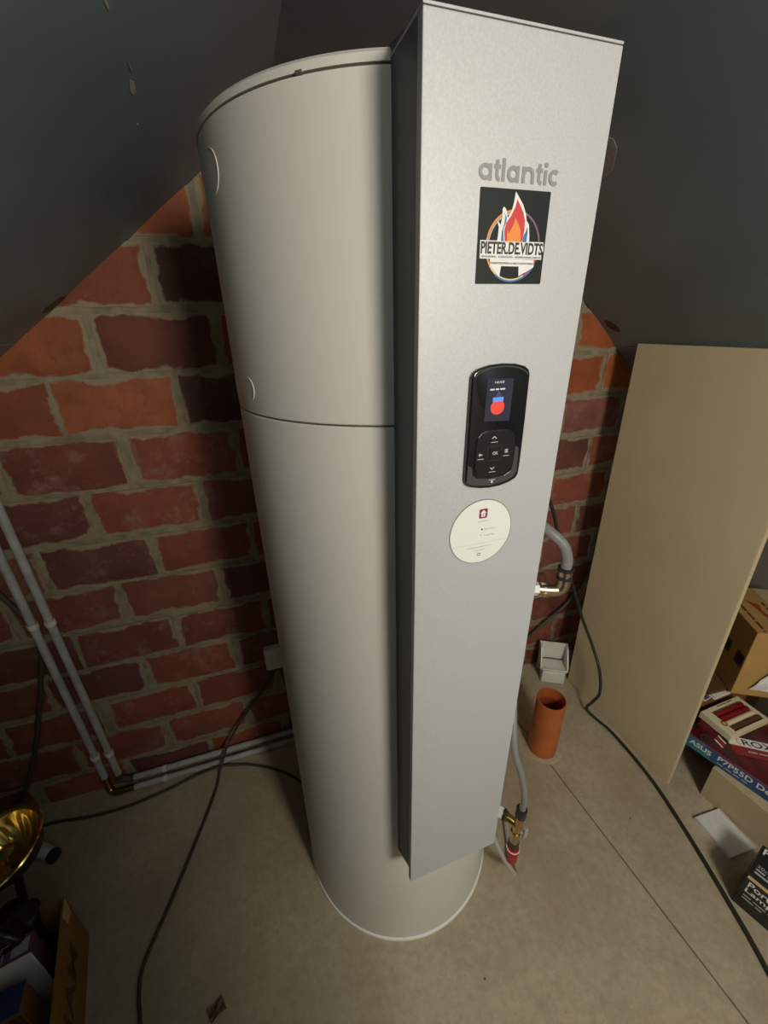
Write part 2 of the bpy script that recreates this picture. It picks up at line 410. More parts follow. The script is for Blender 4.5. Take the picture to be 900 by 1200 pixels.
# roof slopes: boards with a pale joint
def slope_board(name, xa, xb, a, s, parent=None, y0=YF, y1=YW):
    nrm = Vector((-s, 0, 1)).normalized()
    v = []
    for t in (0.0, 0.06):
        for x in (xa, xb):
            for y in (y0, y1): q = Vector((x, y, a+s*x))+nrm*t; v.append(q)
    f = [(0, 1, 3, 2), (4, 6, 7, 5), (0, 2, 6, 4), (1, 5, 7, 3), (0, 4, 5, 1), (2, 3, 7, 6)]
    me = me_from(v, f); bevel(me, 0.0015, 1); return link(name, me, M_CEIL, parent)
def backing(name, xa, xb, a, s, label):
    nrm = Vector((-s, 0, 1)).normalized(); v = []
    for t in (0.0045, 0.10):
        for x in (xa, xb):
            for y in (YF-0.1, YW+0.15): v.append(Vector((x, y, a+s*x))+nrm*t)
    f = [(0, 1, 3, 2), (4, 6, 7, 5), (0, 2, 6, 4), (1, 5, 7, 3), (0, 4, 5, 1), (2, 3, 7, 6)]
    return struct(link(name, me_from(v, f), M_CEILJ), label, 'ceiling')
cl = backing('ceiling', XL-0.1, RX, LZ, LS, 'dark blue-grey sloping ceiling boards left of the tank')
slope_board('ceiling_panel', -0.7890, RX, LZ, LS, cl)
slope_board('ceiling_panel', XL-0.05, -0.7925, LZ, LS, cl)
cr = backing('ceiling', RX, XR+0.1, RZ, RS, 'dark blue-grey sloping ceiling boards right of the tank')
slope_board('ceiling_panel', RX, 1.0525, RZ, RS, cr)
slope_board('ceiling_panel', 1.0555, XR+0.05, RZ, RS, cr)
def on_slope(name, pts, a, s, material, parent, t=0.0008):
    nrm = Vector((s, 0, -1)).normalized()
    v = [Vector((x, y, a+s*x))+nrm*0.0002 for x, y in pts]+[Vector((x, y, a+s*x))+nrm*t for x, y in pts]; n = len(pts)
    f = [tuple(range(n)), tuple(range(2*n-1, n-1, -1))]+[(i, (i+1) % n, n+(i+1) % n, n+i) for i in range(n)]
    return link(name, me_from(v, f), material, parent)
on_slope('joint_strip', [(-0.7925, YF), (-0.7890, YF), (-0.7890, YW-0.006), (-0.7925, YW-0.006)], LZ, LS, M_SCRATCH, cl)
on_slope('joint_strip', [(1.0525, YF), (1.0555, YF), (1.0555, YW-0.006), (1.0525, YW-0.006)], RZ, RS, M_CEILJ, cr)
on_slope('stain', [(0.971+0.020*math.cos(t)-0.010*math.sin(t), 0.440-0.018*math.cos(t)-0.014*math.sin(t)) for t in [i*math.pi/8 for i in range(16)]], RZ, RS, M_STAIN, cr)
on_slope('stain', [(-0.690, 0.49), (-0.655, 0.49), (-0.66, 0.455), (-0.69, 0.44), (-0.705, 0.455), (-0.70, 0.475)], LZ, LS, M_STAIN, cl)
on_slope('scratch', [(-0.367, 0.012), (-0.362, 0.008), (-0.360, -0.012), (-0.364, -0.024), (-0.368, -0.004)], LZ, LS, M_SCRATCH, cl)
on_slope('scratch', [(-0.357, -0.150), (-0.3545, -0.152), (-0.3545, -0.170), (-0.357, -0.165)], LZ, LS, M_SCRATCH, cl)
on_slope('scratch', [(-0.3585, -0.035), (-0.3570, -0.036), (-0.3570, -0.060), (-0.3580, -0.058)], LZ, LS, M_CEILJ, cl)
on_slope('scratch', [(-0.378, 0.092), (-0.375, 0.090), (-0.375, 0.083), (-0.378, 0.084)], LZ, LS, M_CEILJ, cl)
# knee walls and the wall behind the photographer close the attic
struct(link('wall_left', box_me(XL-0.1, XL, YF, YW, 0, zl+0.05), M_KNEE), 'low knee wall under the left roof slope', 'wall')
struct(link('wall_right', box_me(XR, XR+0.1, YF, YW, 0, zr+0.05), M_KNEE), 'low knee wall under the right roof slope', 'wall')
Mf = lm((0, YF, 0), (-1, 0, 0), (0, 0, 1), (0, 1, 0))
struct(link('wall_front', prism_me([(-x, z) for x, z in gable], Mf, -0.1, 0.0), M_PLASTER), 'plain plastered gable wall behind the viewer', 'wall')

# ================================================================== water heater
R = 0.294; H = 1.8595; HS = 1.4835; HG = 1.8470
wh = thing('water_heater', 'tall round off-white water heater tank with flat silver front column', 'water heater')
NS = 160
link('lower_shell', lathe_me([(R-0.004, 0.012), (R, 0.014), (R, HS-0.0032), (R-0.0012, HS-0.0018), (R-0.006, HS-0.0018)], NS, True, True), M_TANK, wh)
link('upper_shell', lathe_me([(R-0.006, HS+0.001), (R-0.0012, HS+0.001), (R, HS+0.0024), (R, HG-0.0012), (R-0.004, HG-0.0008)], NS, True, True), M_TANK, wh)
link('seam', lathe_me([(R-0.005, HS-0.004), (R-0.003, HS-0.003), (R-0.003, HS+0.003), (R-0.005, HS+0.004)], NS), M_GROOVE, wh)
link('base_rim', lathe_me([(R-0.006, 0.0), (R+0.003, 0.0), (R+0.0045, 0.004), (R+0.003, 0.010), (R-0.006, 0.0125)], NS), M_RIM, wh)
link('lid', lathe_me([(R-0.006, HG+0.0012), (R+0.0008, HG+0.0012), (R+0.001, H-0.004), (R-0.003, H), (R*0.6, H+0.018), (0.01, H+0.022)], NS), M_TANK, wh)
link('lid_seam', lathe_me([(R-0.006, HG-0.002), (R-0.0025, HG-0.002), (R-0.0025, HG+0.002), (R-0.006, HG+0.002)], NS), M_GROOVE, wh)
def cyl_pt(az, z, r=R): a = R_(az); return Vector((r*math.cos(a), r*math.sin(a), z))
# small clip in the lid seam
a = -127.6
link('lid_clip', tube_me([cyl_pt(a-0.7, HG+0.001, R), cyl_pt(a+0.7, HG+0.001, R)], 0.0024, 8, straight=True), M_GROOVE, wh)
# knockouts embossed in the shell
def knockout(azr, zc, hh, ln, name):
    pts = []
    n = 14
    for i in range(n+1):
        t = -90+180*i/n; pts.append((azr-math.degrees(hh/R)+math.degrees(hh/R)*math.cos(R_(t)), zc+hh*math.sin(R_(t))))
    for i in range(n+1):
        t = 90+180*i/n; pts.append((azr-math.degrees(ln/R)+math.degrees(hh/R)*math.cos(R_(t)), zc+hh*math.sin(R_(t))))
    P3 = [cyl_pt(q, z, R+0.0002) for q, z in pts]; P3.append(P3[0])
    link(name, tube_me(P3, 0.0009, 6, straight=True), M_TANK, wh)
knockout(-157.5, 1.797, 0.024, 0.09, 'knockout')
knockout(-155.5, 1.522, 0.017, 0.09, 'knockout')
# --- front column. panel frame: x = along the panel, y = up, z = outward
TH = 0.0048
PN = Vector((math.sin(TH), -math.cos(TH), 0)); PT = Vector((math.cos(TH), math.sin(TH), 0))
MP = lm((0, 0, 0), PT, (0, 0, 1), PN)
U0, U1, D = -0.0972, 0.1125, 0.36
MS = lm((0, 0, 0), PN, (0, 0, 1), PT)      # side outlines: x = outward, y = up, z = along panel
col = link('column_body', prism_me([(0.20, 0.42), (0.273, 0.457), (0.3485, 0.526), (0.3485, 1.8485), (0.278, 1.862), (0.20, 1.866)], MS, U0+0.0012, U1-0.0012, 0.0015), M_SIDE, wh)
fp = link('front_panel', prism_me([(U0, 0.4955), (U1, 0.507), (U1, 1.8497), (U0, 1.8487)], MP, 0.3485, D, 0.0012, 3), M_SILVER, wh)
link('top_cap', prism_me([(U0, 1.8494), (U1, 1.8504), (U1, 1.8528), (U0, 1.8518)], MP, 0.25, D, 0.0007, 2), M_SILVER, wh)
E0 = D+0.0004
# logo lettering, single-storey a
LW = 0.0036
def letters():
    Q = []; b = 1.7368; xh = 0.0134; as_ = 0.0184; r = xh/2
    def ring(x0, wd): return stroke(arc(x0+wd/2, b+r, wd/2-LW/2, r-LW/2, 0, 360, 28)[:-1], LW, True)
    def stem(x, z0, z1): return [[(x-LW/2, z0), (x+LW/2, z0), (x+LW/2, z1), (x-LW/2, z1)]]
    Q += [ring(-0.0366, 0.0150), stem(-0.0366+0.0150-LW/2, b, b+xh)]
    for x in (-0.0160, 0.0328):
        Q += [stroke([(x, b+0.0168), (x, b+0.005)]+arc(x+0.0036, b+0.0048, 0.0036, 0.0034, 180, 270, 8), LW)]
        Q += [[[(x-0.0036, b+xh-LW), (x+0.0040, b+xh-LW), (x+0.0040, b+xh-0.0002), (x-0.0036, b+xh-0.0002)]]]
    Q += [stem(-0.0088, b, b+as_)]
    Q += [ring(-0.0047, 0.0140), stem(-0.0047+0.0140-LW/2, b, b+xh)]
    Q += [stem(0.0145, b, b+xh), stroke(arc(0.0200, b+xh-0.0066, 0.0054, 0.0051, 180, 0, 14)+[(0.0254, b)], LW)]
    Q += [stem(0.0405, b, b+xh-0.0012), [arc(0.0405, b+xh+0.0030, 0.0022, 0.0022, 0, 330, 11)]]
    Q += [stroke(arc(0.0515, b+r, 0.0052, r-LW/2, 50, 310, 22), LW)]
    return [p_ for g in Q for p_ in g], [k for k, g in enumerate(Q) for p_ in g]
lq, lk = letters()
link('logo_lettering', flat_me(lq, MP, E0, lk), M_GREYPRINT, fp)
# company sticker
st = link('flame_sticker', prism_me([(-0.0334, 1.7306), (-0.0326, 1.7314), (0.0488, 1.7318), (0.0496, 1.7310), (0.0498, 1.6488), (0.0490, 1.6480), (-0.0318, 1.6476), (-0.0326, 1.6484)], MP, D, D+0.0005), M_STICKER, wh)
def dec(name, polys, level, material, parent): return link(name, flat_me(polys, MP, D+0.0005+0.00012*level), material, parent)
rc = (0.0098, 1.6828); rx, rz = 0.0322, 0.0312
dec('ring', stroke(arc(*rc, rx, rz, 95, 215, 24), 0.0020), 1, M_ORANGEP, st)
dec('ring', stroke(arc(*rc, rx, rz, -20, 85, 24), 0.0020), 1, M_PURPP, st)
dec('ring', stroke(arc(*rc, rx, rz, 215, 300, 24), 0.0020), 1, M_YEL, st)
dec('ring', stroke(arc(*rc, rx, rz, 300, 340, 24), 0.0020), 1, M_REDP, st)
dec('ring', stroke(arc(rc[0], rc[1], rx-0.002, rz-0.002, 95, 200, 24), 0.0014), 1, M_LGREY, st)
dec('ring', stroke(arc(rc[0], rc[1], rx+0.0012, rz+0.0012, 235, 330, 24), 0.0016), 2, M_BLUEP, st)
dec('flame_outline', [[(0.0071, 1.7297), (0.0116, 1.7251), (0.0172, 1.7192), (0.0216, 1.7116), (0.0232, 1.7059), (0.0265, 1.7026), (0.0284, 1.6933), (0.0293, 1.6853), (-0.0105, 1.6853), (-0.0096, 1.692), (-0.0095, 1.6989), (-0.0117, 1.7044), (-0.0074, 1.7012), (-0.0063, 1.7081), (-0.0067, 1.7147), (-0.0053, 1.7165), (-0.0028, 1.7149), (-0.0007, 1.7106), (0.0001, 1.7072), (0.0044, 1.7142), (0.0060, 1.7209)]], 3, M_WHITEP, st)
dec('flame', [[(0.0095, 1.7233), (0.0142, 1.718), (0.0182, 1.7125), (0.0211, 1.7058), (0.0216, 1.6977), (0.02, 1.6868), (-0.0011, 1.6868), (-0.0028, 1.6957), (-0.0013, 1.7026), (0.0042, 1.7096), (0.008, 1.7166)]], 4, M_REDP, st)
dec('flame', [[(0.0089, 1.7078), (0.013, 1.7032), (0.0167, 1.6975), (0.0184, 1.6868), (0.0013, 1.6868), (0.0008, 1.6987), (0.0027, 1.6935), (0.0063, 1.6995), (0.0082, 1.703)]], 5, M_ORANGEP, st)
dec('flame', [[(-0.0048, 1.712), (-0.0028, 1.7082), (-0.0035, 1.7014), (-0.0055, 1.6956), (-0.0056, 1.687), (-0.0024, 1.687), (-0.0041, 1.6968), (-0.0014, 1.7037), (-0.0011, 1.7077)]], 5, M_BLUEP, st)
dec('flame', [[(0.0248, 1.7008), (0.0259, 1.6955), (0.0254, 1.6868), (0.0204, 1.6868), (0.0213, 1.693), (0.0238, 1.6966)]], 5, M_BLUEP, st)
dec('lower_field', [[(-0.0172, 1.6709), (0.0376, 1.6709), (0.0380, 1.6640), (0.0308, 1.6603), (0.0200, 1.6552), (0.0190, 1.6644), (-0.0030, 1.6644), (-0.0040, 1.6545), (-0.0100, 1.6590), (-0.0165, 1.6650)]], 3, M_WHITEP, st)
dec('name_band', [[(-0.0302, 1.6872), (0.0471, 1.6873), (0.0484, 1.6793), (0.0462, 1.6774), (0.0469, 1.6712), (-0.0296, 1.6709)]], 4, M_WHITEP, st)
link('name_lettering', text_me('PIETER.DE.VIDTS', MP, D+0.0013, -0.0290, 0.0470, 1.6752, 1.6864, 0.03), M_BLACKP, st)
link('small_lettering', text_me('VERWARMING · KLIMATISATIE · HERNIEUWBARE ENERGIE', MP, D+0.0013, -0.0285, 0.0458, 1.6720, 1.6738), M_BLACKP, st)
link('small_lettering', text_me('WARMTEPOMPEN & AIRCONDITIONING', MP, D+0.0013, -0.0165, 0.0370, 1.6662, 1.6681), M_BLACKP, st)
# control panel
cp_out = [(-0.0317, 1.5525), (-0.0290, 1.5578), (-0.0230, 1.5615), (-0.0095, 1.5650), (0.0080, 1.5662), (0.0255, 1.5652), (0.0390, 1.5620), (0.0450, 1.5580), (0.0474, 1.5520), (0.0484, 1.4959), (0.0486, 1.4429), (0.0478, 1.4250), (0.0440, 1.4190), (0.0330, 1.4142), (0.0199, 1.4114), (0.0060, 1.4106), (-0.0080, 1.4118), (-0.0220, 1.4150), (-0.0295, 1.4195), (-0.0322, 1.4260), (-0.0320, 1.4677), (-0.0318, 1.5113)]
cp = link('control_panel', prism_me(cp_out, MP, D-0.001, D+0.0065, 0.0022, 3), M_BLACK, wh); shade(cp.data, 60)
B = D+0.0068
link('rim', flat_me(stroke(arc(0.0080, 1.5480, 0.0375, 0.0150, 165, 15, 20), 0.0012), MP, B), M_TRIMP, cp)
link('smoked_trim', prism_me([(-0.0300, 1.4222), (-0.0296, 1.4459), (-0.0240, 1.4430), (-0.0218, 1.4318), (-0.0150, 1.4268), (0.0041, 1.4245), (0.0252, 1.4262), (0.0345, 1.4310), (0.0370, 1.4400), (0.0378, 1.4640), (0.0430, 1.4620), (0.0440, 1.4300), (0.0400, 1.4226), (0.0298, 1.4180), (0.0050, 1.4145), (-0.0214, 1.4180)], MP, D+0.005, D+0.0068, 0.0003), M_TRIMP, cp)
sc = link('screen', flat_me([[(-0.0118, 1.5000), (0.0242, 1.4982), (0.0245, 1.5485), (-0.0115, 1.5502)]], MP, B), M_SCREEN, cp)
link('screen_lettering', text_me('16:53', MP, B+0.0003, -0.0010, 0.0112, 1.5442, 1.5468, 0.01), M_SWHITE, cp)
link('small_print', flat_me(bars(-0.0070, 0.0135, 1.5362, 1.5386, 7), MP, B+0.0003), M_SWHITE, cp)
link('drop_icon', flat_me([[(0.0054, 1.5358), (0.0008, 1.5286), (0.0104, 1.5284)]], MP, B+0.0003), M_SGREY, cp)
link('drop_icon', flat_me([[(-0.0023, 1.5281), (0.0126, 1.5281), (0.0122, 1.5226), (-0.0020, 1.5226)]], MP, B+0.0004), M_SBLUE, cp)
link('drop_icon', flat_me([arc(0.0050, 1.5162, 0.0096, 0.0090, 132, 408, 28)], MP, B+0.0005), M_SRED, cp)
kp = link('keypad', prism_me([(-0.0205, 1.4720), (-0.0190, 1.4810), (-0.0140, 1.4865), (-0.0054, 1.4885), (0.0180, 1.4885), (0.0280, 1.4865), (0.0335, 1.4810), (0.0350, 1.4700), (0.0350, 1.4450), (0.0325, 1.4350), (0.0270, 1.4300), (0.0180, 1.4280), (0.0000, 1.4280), (-0.0120, 1.4295), (-0.0185, 1.4340), (-0.0208, 1.4430)], MP, D+0.005, D+0.0082, 0.0010, 2), M_KEY, cp)
K = D+0.0083
link('key_gap', flat_me([[(-0.0029, 1.4490), (-0.0025, 1.4490), (-0.0025, 1.4690), (-0.0029, 1.4690)], [(0.0163, 1.4490), (0.0167, 1.4490), (0.0167, 1.4690), (0.0163, 1.4690)], [(-0.0029, 1.4686), (0.0167, 1.4686), (0.0167, 1.4690), (-0.0029, 1.4690)], [(-0.0029, 1.4490), (0.0167, 1.4490), (0.0167, 1.4494), (-0.0029, 1.4494)]], MP, K), M_TRIMP, cp)
link('ok_key', prism_me([(-0.0018, 1.4502), (0.0156, 1.4502), (0.0156, 1.4680), (-0.0018, 1.4680)], MP, D+0.007, D+0.0092, 0.0008, 2), M_KEY, cp)
link('key_mark', text_me('OK', MP, D+0.0095, 0.0028, 0.0108, 1.4572, 1.4612, 0.012), M_KEYP, cp)
link('key_mark', flat_me(stroke([(0.0014, 1.4778), (0.0043, 1.4806), (0.0072, 1.4778)], 0.0012)+stroke([(0.0000, 1.4732), (0.0098, 1.4732)], 0.0007), MP, K), M_KEYP, cp)
link('key_mark', flat_me(stroke([(0.0020, 1.4402), (0.0049, 1.4374), (0.0078, 1.4402)], 0.0012)+stroke([(0.0005, 1.4340), (0.0105, 1.4340)], 0.0007), MP, K), M_KEYP, cp)
link('key_mark', flat_me(stroke([(-0.0112, 1.4585), (-0.0160, 1.4585)], 0.0016)+stroke([(-0.0145, 1.4605), (-0.0160, 1.4585), (-0.0145, 1.4565)], 0.0010)+stroke([(-0.0175, 1.4528), (-0.0085, 1.4528)], 0.0007), MP, K), M_KEYP, cp)
link('key_mark', flat_me(stroke([(0.0215, 1.4618), (0.0260, 1.4618)], 0.0010)+stroke([(0.0215, 1.4600), (0.0260, 1.4600)], 0.0010)+stroke([(0.0215, 1.4582), (0.0260, 1.4582)], 0.0010)+stroke([(0.0195, 1.4538), (0.0285, 1.4538)], 0.0007), MP, K), M_KEYP, cp)
link('key_mark', flat_me([arc(0.0072, 1.4196, 0.0018, 0.0018, 0, 345, 10)]+stroke([(0.0025, 1.4224), (0.0118, 1.4224)], 0.0008), MP, B+0.0004), M_KEYP, cp)
# round app sticker
rs = link('round_sticker', prism_me(arc(0.0018, 1.3428, 0.0490, 0.0500, 0, 354, 59), MP, D, D+0.0005), mat('sticker_edge_grey', (0.22, 0.21, 0.20, 1), 0.5), wh)
link('sticker_face', flat_me([arc(0.0018, 1.3428, 0.0478, 0.0488, 0, 354, 59)], MP, D+0.0007), M_ROUND, rs)
def rrect(x0, x1, z0, z1, r):
    q = []
    for cx, cz, a in ((x1-r, z1-r, 0), (x0+r, z1-r, 90), (x0+r, z0+r, 180), (x1-r, z0+r, 270)): q += arc(cx, cz, r, r, a, a+90, 5)
    return q
link('house_icon', flat_me([rrect(-0.0035, 0.0094, 1.3645, 1.3788, 0.0022)], MP, D+0.0009), M_MAG, rs)
link('house_icon', flat_me([[(-0.0002, 1.3668), (0.0060, 1.3668), (0.0060, 1.3725), (0.0078, 1.3725), (0.0029, 1.3772), (-0.0020, 1.3725), (-0.0002, 1.3725)]], MP, D+0.0011), M_ROUND, rs)
link('house_icon', flat_me([[(0.0022, 1.3675), (0.0036, 1.3675), (0.0036, 1.3725), (0.0022, 1.3725)]], MP, D+0.0013), M_LGREY, rs)
link('small_print', flat_me(bars(-0.0046, 0.0111, 1.3594, 1.3608, 9), MP, D+0.0009), M_LGREY, rs)
link('store_icon', flat_me([arc(0.0029, 1.3472, 0.0014, 0.0014, 0, 330, 11)], MP, D+0.0009), M_BLACKP, rs)
link('store_icon', flat_me([[(0.0012, 1.3372), (0.0034, 1.3384), (0.0012, 1.3396)]], MP, D+0.0009), M_LGREY, rs)
link('sticker_lettering', text_me('App Store', MP, D+0.0009, 0.0065, 0.0230, 1.3450, 1.3482), M_LGREY, rs)
link('sticker_lettering', text_me('Google Play', MP, D+0.0009, 0.0065, 0.0232, 1.3352, 1.3386), M_LGREY, rs)
link('sticker_line', flat_me(stroke([(-0.0185, 1.3196), (0.0206, 1.3196)], 0.0008)+stroke([(-0.0067, 1.3144), (0.0102, 1.3144)], 0.0008), MP, D+0.0009), M_LGREY, rs)
link('sticker_line', flat_me(stroke([(-0.0430, 1.3255), (0.0465, 1.3255)], 0.0003), MP, D+0.0009), M_LGREY, rs)
link('recycling_icon', flat_me(stroke([(-0.0012, 1.3058), (0.0028, 1.3058), (0.0028, 1.3090), (-0.0012, 1.3090)], 0.0010, True)+stroke([(0.0018, 1.3082), (0.0034, 1.3094)], 0.0010), MP, D+0.0009), M_BLACKP, rs)

# ================================================================== water fittings
def rp(az, r, z): a = R_(az); return Vector((r*math.cos(a), r*math.sin(a), z))
# upper outlet
AZ = -22
uo = thing('hot_water_outlet', 'nickel elbow fitting on the tank with grey hose, halfway up right of the column', 'pipe fitting')
c0 = Vector((0.373, -0.151, 1.012))
link('union_nut', cyl_me(rp(AZ, R-0.004, 1.018), rp(AZ, 0.350, 1.018), 0.017, n=6), M_WPLAS, uo)
link('gasket', cyl_me(rp(AZ, 0.349, 1.0175), rp(AZ, 0.356, 1.0175), 0.014), M_RUBBER, uo)
link('plastic_collar', cyl_me(rp(AZ, 0.361, 1.016), rp(AZ, 0.367, 1.016), 0.0165, n=8), mat('cream_plastic', (0.72, 0.69, 0.52, 1), 0.4), uo)
link('collar_tab', box_me(-0.003, 0.003, -0.003, 0.003, -0.018, 0.018), mat('cream_plastic', (1, 1, 1, 1)), uo).location = rp(AZ, 0.358, 1.016)
link('elbow', tube_me([rp(AZ, 0.350, 1.017), rp(AZ, 0.385, 1.015), rp(AZ, 0.400, 1.018), rp(AZ, 0.4065, 1.032), rp(AZ, 0.4065, 1.056)], 0.0160, 16, 6), M_NICKEL, uo)
link('crimp_ring', cyl_me(rp(AZ, 0.4065, 1.050), rp(AZ, 0.4065, 1.058), 0.0182), M_RUBBER, uo)
link('crimp_sleeve', cyl_me(rp(AZ, 0.4065, 1.058), rp(AZ, 0.4065, 1.072), 0.0165), M_NICKEL, uo)
link('crimp_ring', cyl_me(rp(AZ, 0.4065, 1.072), rp(AZ, 0.4065, 1.080), 0.0182), M_RUBBER, uo)
link('hose', tube_me([(0.3768, -0.1523, 1.078), (0.376, -0.150, 1.105), (0.364, -0.142, 1.140), (0.337, -0.110, 1.170), (0.325, -0.03, 1.19), (0.34, 0.08, 1.20), (0.33, 0.24, 1.17), (0.32, 0.42, 1.15)], 0.0126, 14), M_HOSE, uo)
# lower inlet
AZ = -50
li = thing('cold_water_inlet', 'brass tee fitting with red drain knob and grey hose near the tank foot', 'pipe fitting')
T = Vector((0.244, -0.291, 0.378))
link('union_nut', cyl_me(rp(AZ, R-0.004, 0.388), rp(AZ, 0.340, 0.388), 0.0155, n=6), M_WPLAS, li)
link('gasket', cyl_me(rp(AZ, 0.338, 0.387), rp(AZ, 0.345, 0.387), 0.016), M_RUBBER, li)
link('brass_ring', cyl_me(rp(AZ, 0.346, 0.386), rp(AZ, 0.351, 0.386), 0.0155, n=6), M_BRASS, li)
link('tee', tube_me([rp(AZ, 0.343, 0.386), rp(AZ, 0.360, 0.383), T], 0.0115, 16, 5), M_BRASS, li)
link('tee_arm', tube_me([(0.2425, -0.2895, 0.345), T, (0.245, -0.292, 0.425)], 0.0115, 16, 5), M_BRASS, li)
link('crimp_sleeve', cyl_me((0.245, -0.292, 0.418), (0.2455, -0.2925, 0.452), 0.0142, n=20, bev=0.002), M_RUBBER, li)
link('hose', tube_me([(0.2455, -0.2925, 0.44), (0.246, -0.292, 0.50), (0.238, -0.275, 0.57), (0.226, -0.250, 0.64), (0.26, -0.18, 0.73), (0.30, -0.10, 0.80), (0.33, 0.05, 0.86)], 0.0086, 14), M_HOSE, li)
link('hex_collar', cyl_me((0.2425, -0.2895, 0.348), (0.2422, -0.289, 0.336), 0.0150, n=6), M_BRASS, li)
link('drain_body', cyl_me((0.2422, -0.289, 0.338), (0.2424, -0.2895, 0.302), 0.0130), M_NICKEL, li)
link('drain_gasket', cyl_me((0.2424, -0.2895, 0.303), (0.243, -0.290, 0.275), 0.0145, 0.012, n=20), M_RUBBER, li)
link('drain_knob', cyl_me((0.243, -0.290, 0.274), (0.245, -0.2925, 0.206), 0.0180, 0.0130, n=14, bev=0.004), M_REDK, li)
link('knob_rim', cyl_me((0.243, -0.290, 0.2725), (0.243, -0.2901, 0.2690), 0.0188, n=20), M_WPLAS, li)
link('valve_lever', box_me(-0.006, 0.006, -0.004, 0.004, -0.018, 0.018, 0.002), M_CLEAR, li).location = (0.262, -0.303, 0.352)
link('lever_pin', cyl_me((0.243, -0.290, 0.345), (0.262, -0.303, 0.350), 0.004, n=10), M_CLEAR, li)
tag(link('drain_tube', tube_me([(0.205, -0.235, 0.27), (0.216, -0.262, 0.235), (0.232, -0.283, 0.195), (0.262, -0.295, 0.13), (0.30, -0.25, 0.05), (0.34, -0.17, 0.010), (0.38, -0.05, 0.010), (0.38, 0.2, 0.010)], 0.0075, 12), M_CLEAR), 'short milky plastic tube below the silver column beside the red knob', 'tube')

# ================================================================== pipes and cables on the left
def pipe_run(label, x, zt, y):
    t = thing('heating_pipe', label, 'pipe', (x, y, 0), 0, 'grey-white pipes on the brick wall')
    return t
for i, (px, hy, hz, lab, xe) in enumerate([(-0.952, 0.467, 0.040, 'right-hand grey-white pipe down the brick wall, turning along the floor nearest the wall', -0.912), (-0.997, 0.445, 0.013, 'left-hand grey-white pipe down the brick wall, turning along the floor further from it', -0.912)]):
    t = thing('heating_pipe', lab, 'pipe')
    link('riser', cyl_me((px, 0.468, 0.075), (px, 0.468, 1.412 if i else 1.446), 0.0118, n=16), M_GPIPE, t)
    link('elbow', tube_me([(px, 0.468, 0.082), (px, 0.466, 0.055), (px+0.006, (0.468+hy)/2, hz+0.010), (px+0.028, hy, hz), (xe+0.004, hy, hz)], 0.0128, 14, 6), M_BRASS if i else M_CABLEB, t)
    link('floor_run', cyl_me((xe, hy, hz), (0.12, hy, hz), 0.0112, n=16), M_GPIPE, t)
    for z in (0.80, 0.20):
        link('pipe_clip', cyl_me((px, 0.468, z-0.008), (px, 0.468, z+0.008), 0.0150, n=14), M_WPLAS, t)
    for xx in (-0.80,):
        link('pipe_clip', cyl_me((xx-0.006, hy, hz), (xx+0.006, hy, hz), 0.0132, n=14), M_WPLAS, t)
tag(link('wall_cable', tube_me([(-1.20, 0.476, 1.272), (-1.16, 0.476, 1.20), (-1.09, 0.474, 1.05), (-1.043, 0.474, 0.93), (-1.00, 0.472, 0.80), (-0.993, 0.472, 0.745), (-1.02, 0.474, 0.66), (-1.09, 0.476, 0.46), (-1.16, 0.476, 0.28), (-1.25, 0.476, 0.10), (-1.31, 0.474, 0.02)], 0.0075, 8), M_CABLEB), 'brown cable hanging down the brick wall left of the pipes', 'cable')
so = thing('wall_socket', 'small white box on the brick wall half hidden by the tank', 'wall socket', (-0.315, YW-0.004, 0.46))
link('socket_body', box_me(-0.046, 0.046, -0.035, 0.0, -0.048, 0.048, 0.006), M_WPLAS, so)
link('cable_gland', cyl_me((-0.01, -0.018, -0.046), (-0.01, -0.018, -0.062), 0.009, n=12), M_RUBBER, so)
tag(link('power_cable', tube_me([(-0.325, 0.47, 0.400), (-0.375, 0.466, 0.33), (-0.47, 0.462, 0.215), (-0.55, 0.440, 0.11), (-0.590, 0.405, 0.035), (-0.607, 0.36, 0.0065), (-0.635, 0.27, 0.0065), (-0.682, 0.145, 0.0065), (-0.732, 0.021, 0.0065), (-0.783, -0.098, 0.0065), (-0.785, -0.16, 0.0065), (-0.770, -0.23, 0.0065), (-0.75, -0.40, 0.0065)], 0.0050, 8), M_CABLEB), 'brown cable dropping from the white wall box and running across the floor', 'cable')
tag(link('floor_cable', tube_me([(-0.245, 0.20, 0.006), (-0.33, 0.295, 0.006), (-0.384, 0.341, 0.006), (-0.48, 0.395, 0.006), (-0.55, 0.415, 0.010), (-0.60, 0.418, 0.022), (-0.65, 0.418, 0.018), (-0.72, 0.415, 0.007), (-0.78, 0.40, 0.006), (-0.923, 0.380, 0.006), (-1.05, 0.386, 0.006), (-1.174, 0.405, 0.006), (-1.35, 0.40, 0.006)], 0.0048, 8), M_CABLEB), 'brown cable lying along the floor below the pipes', 'cable')

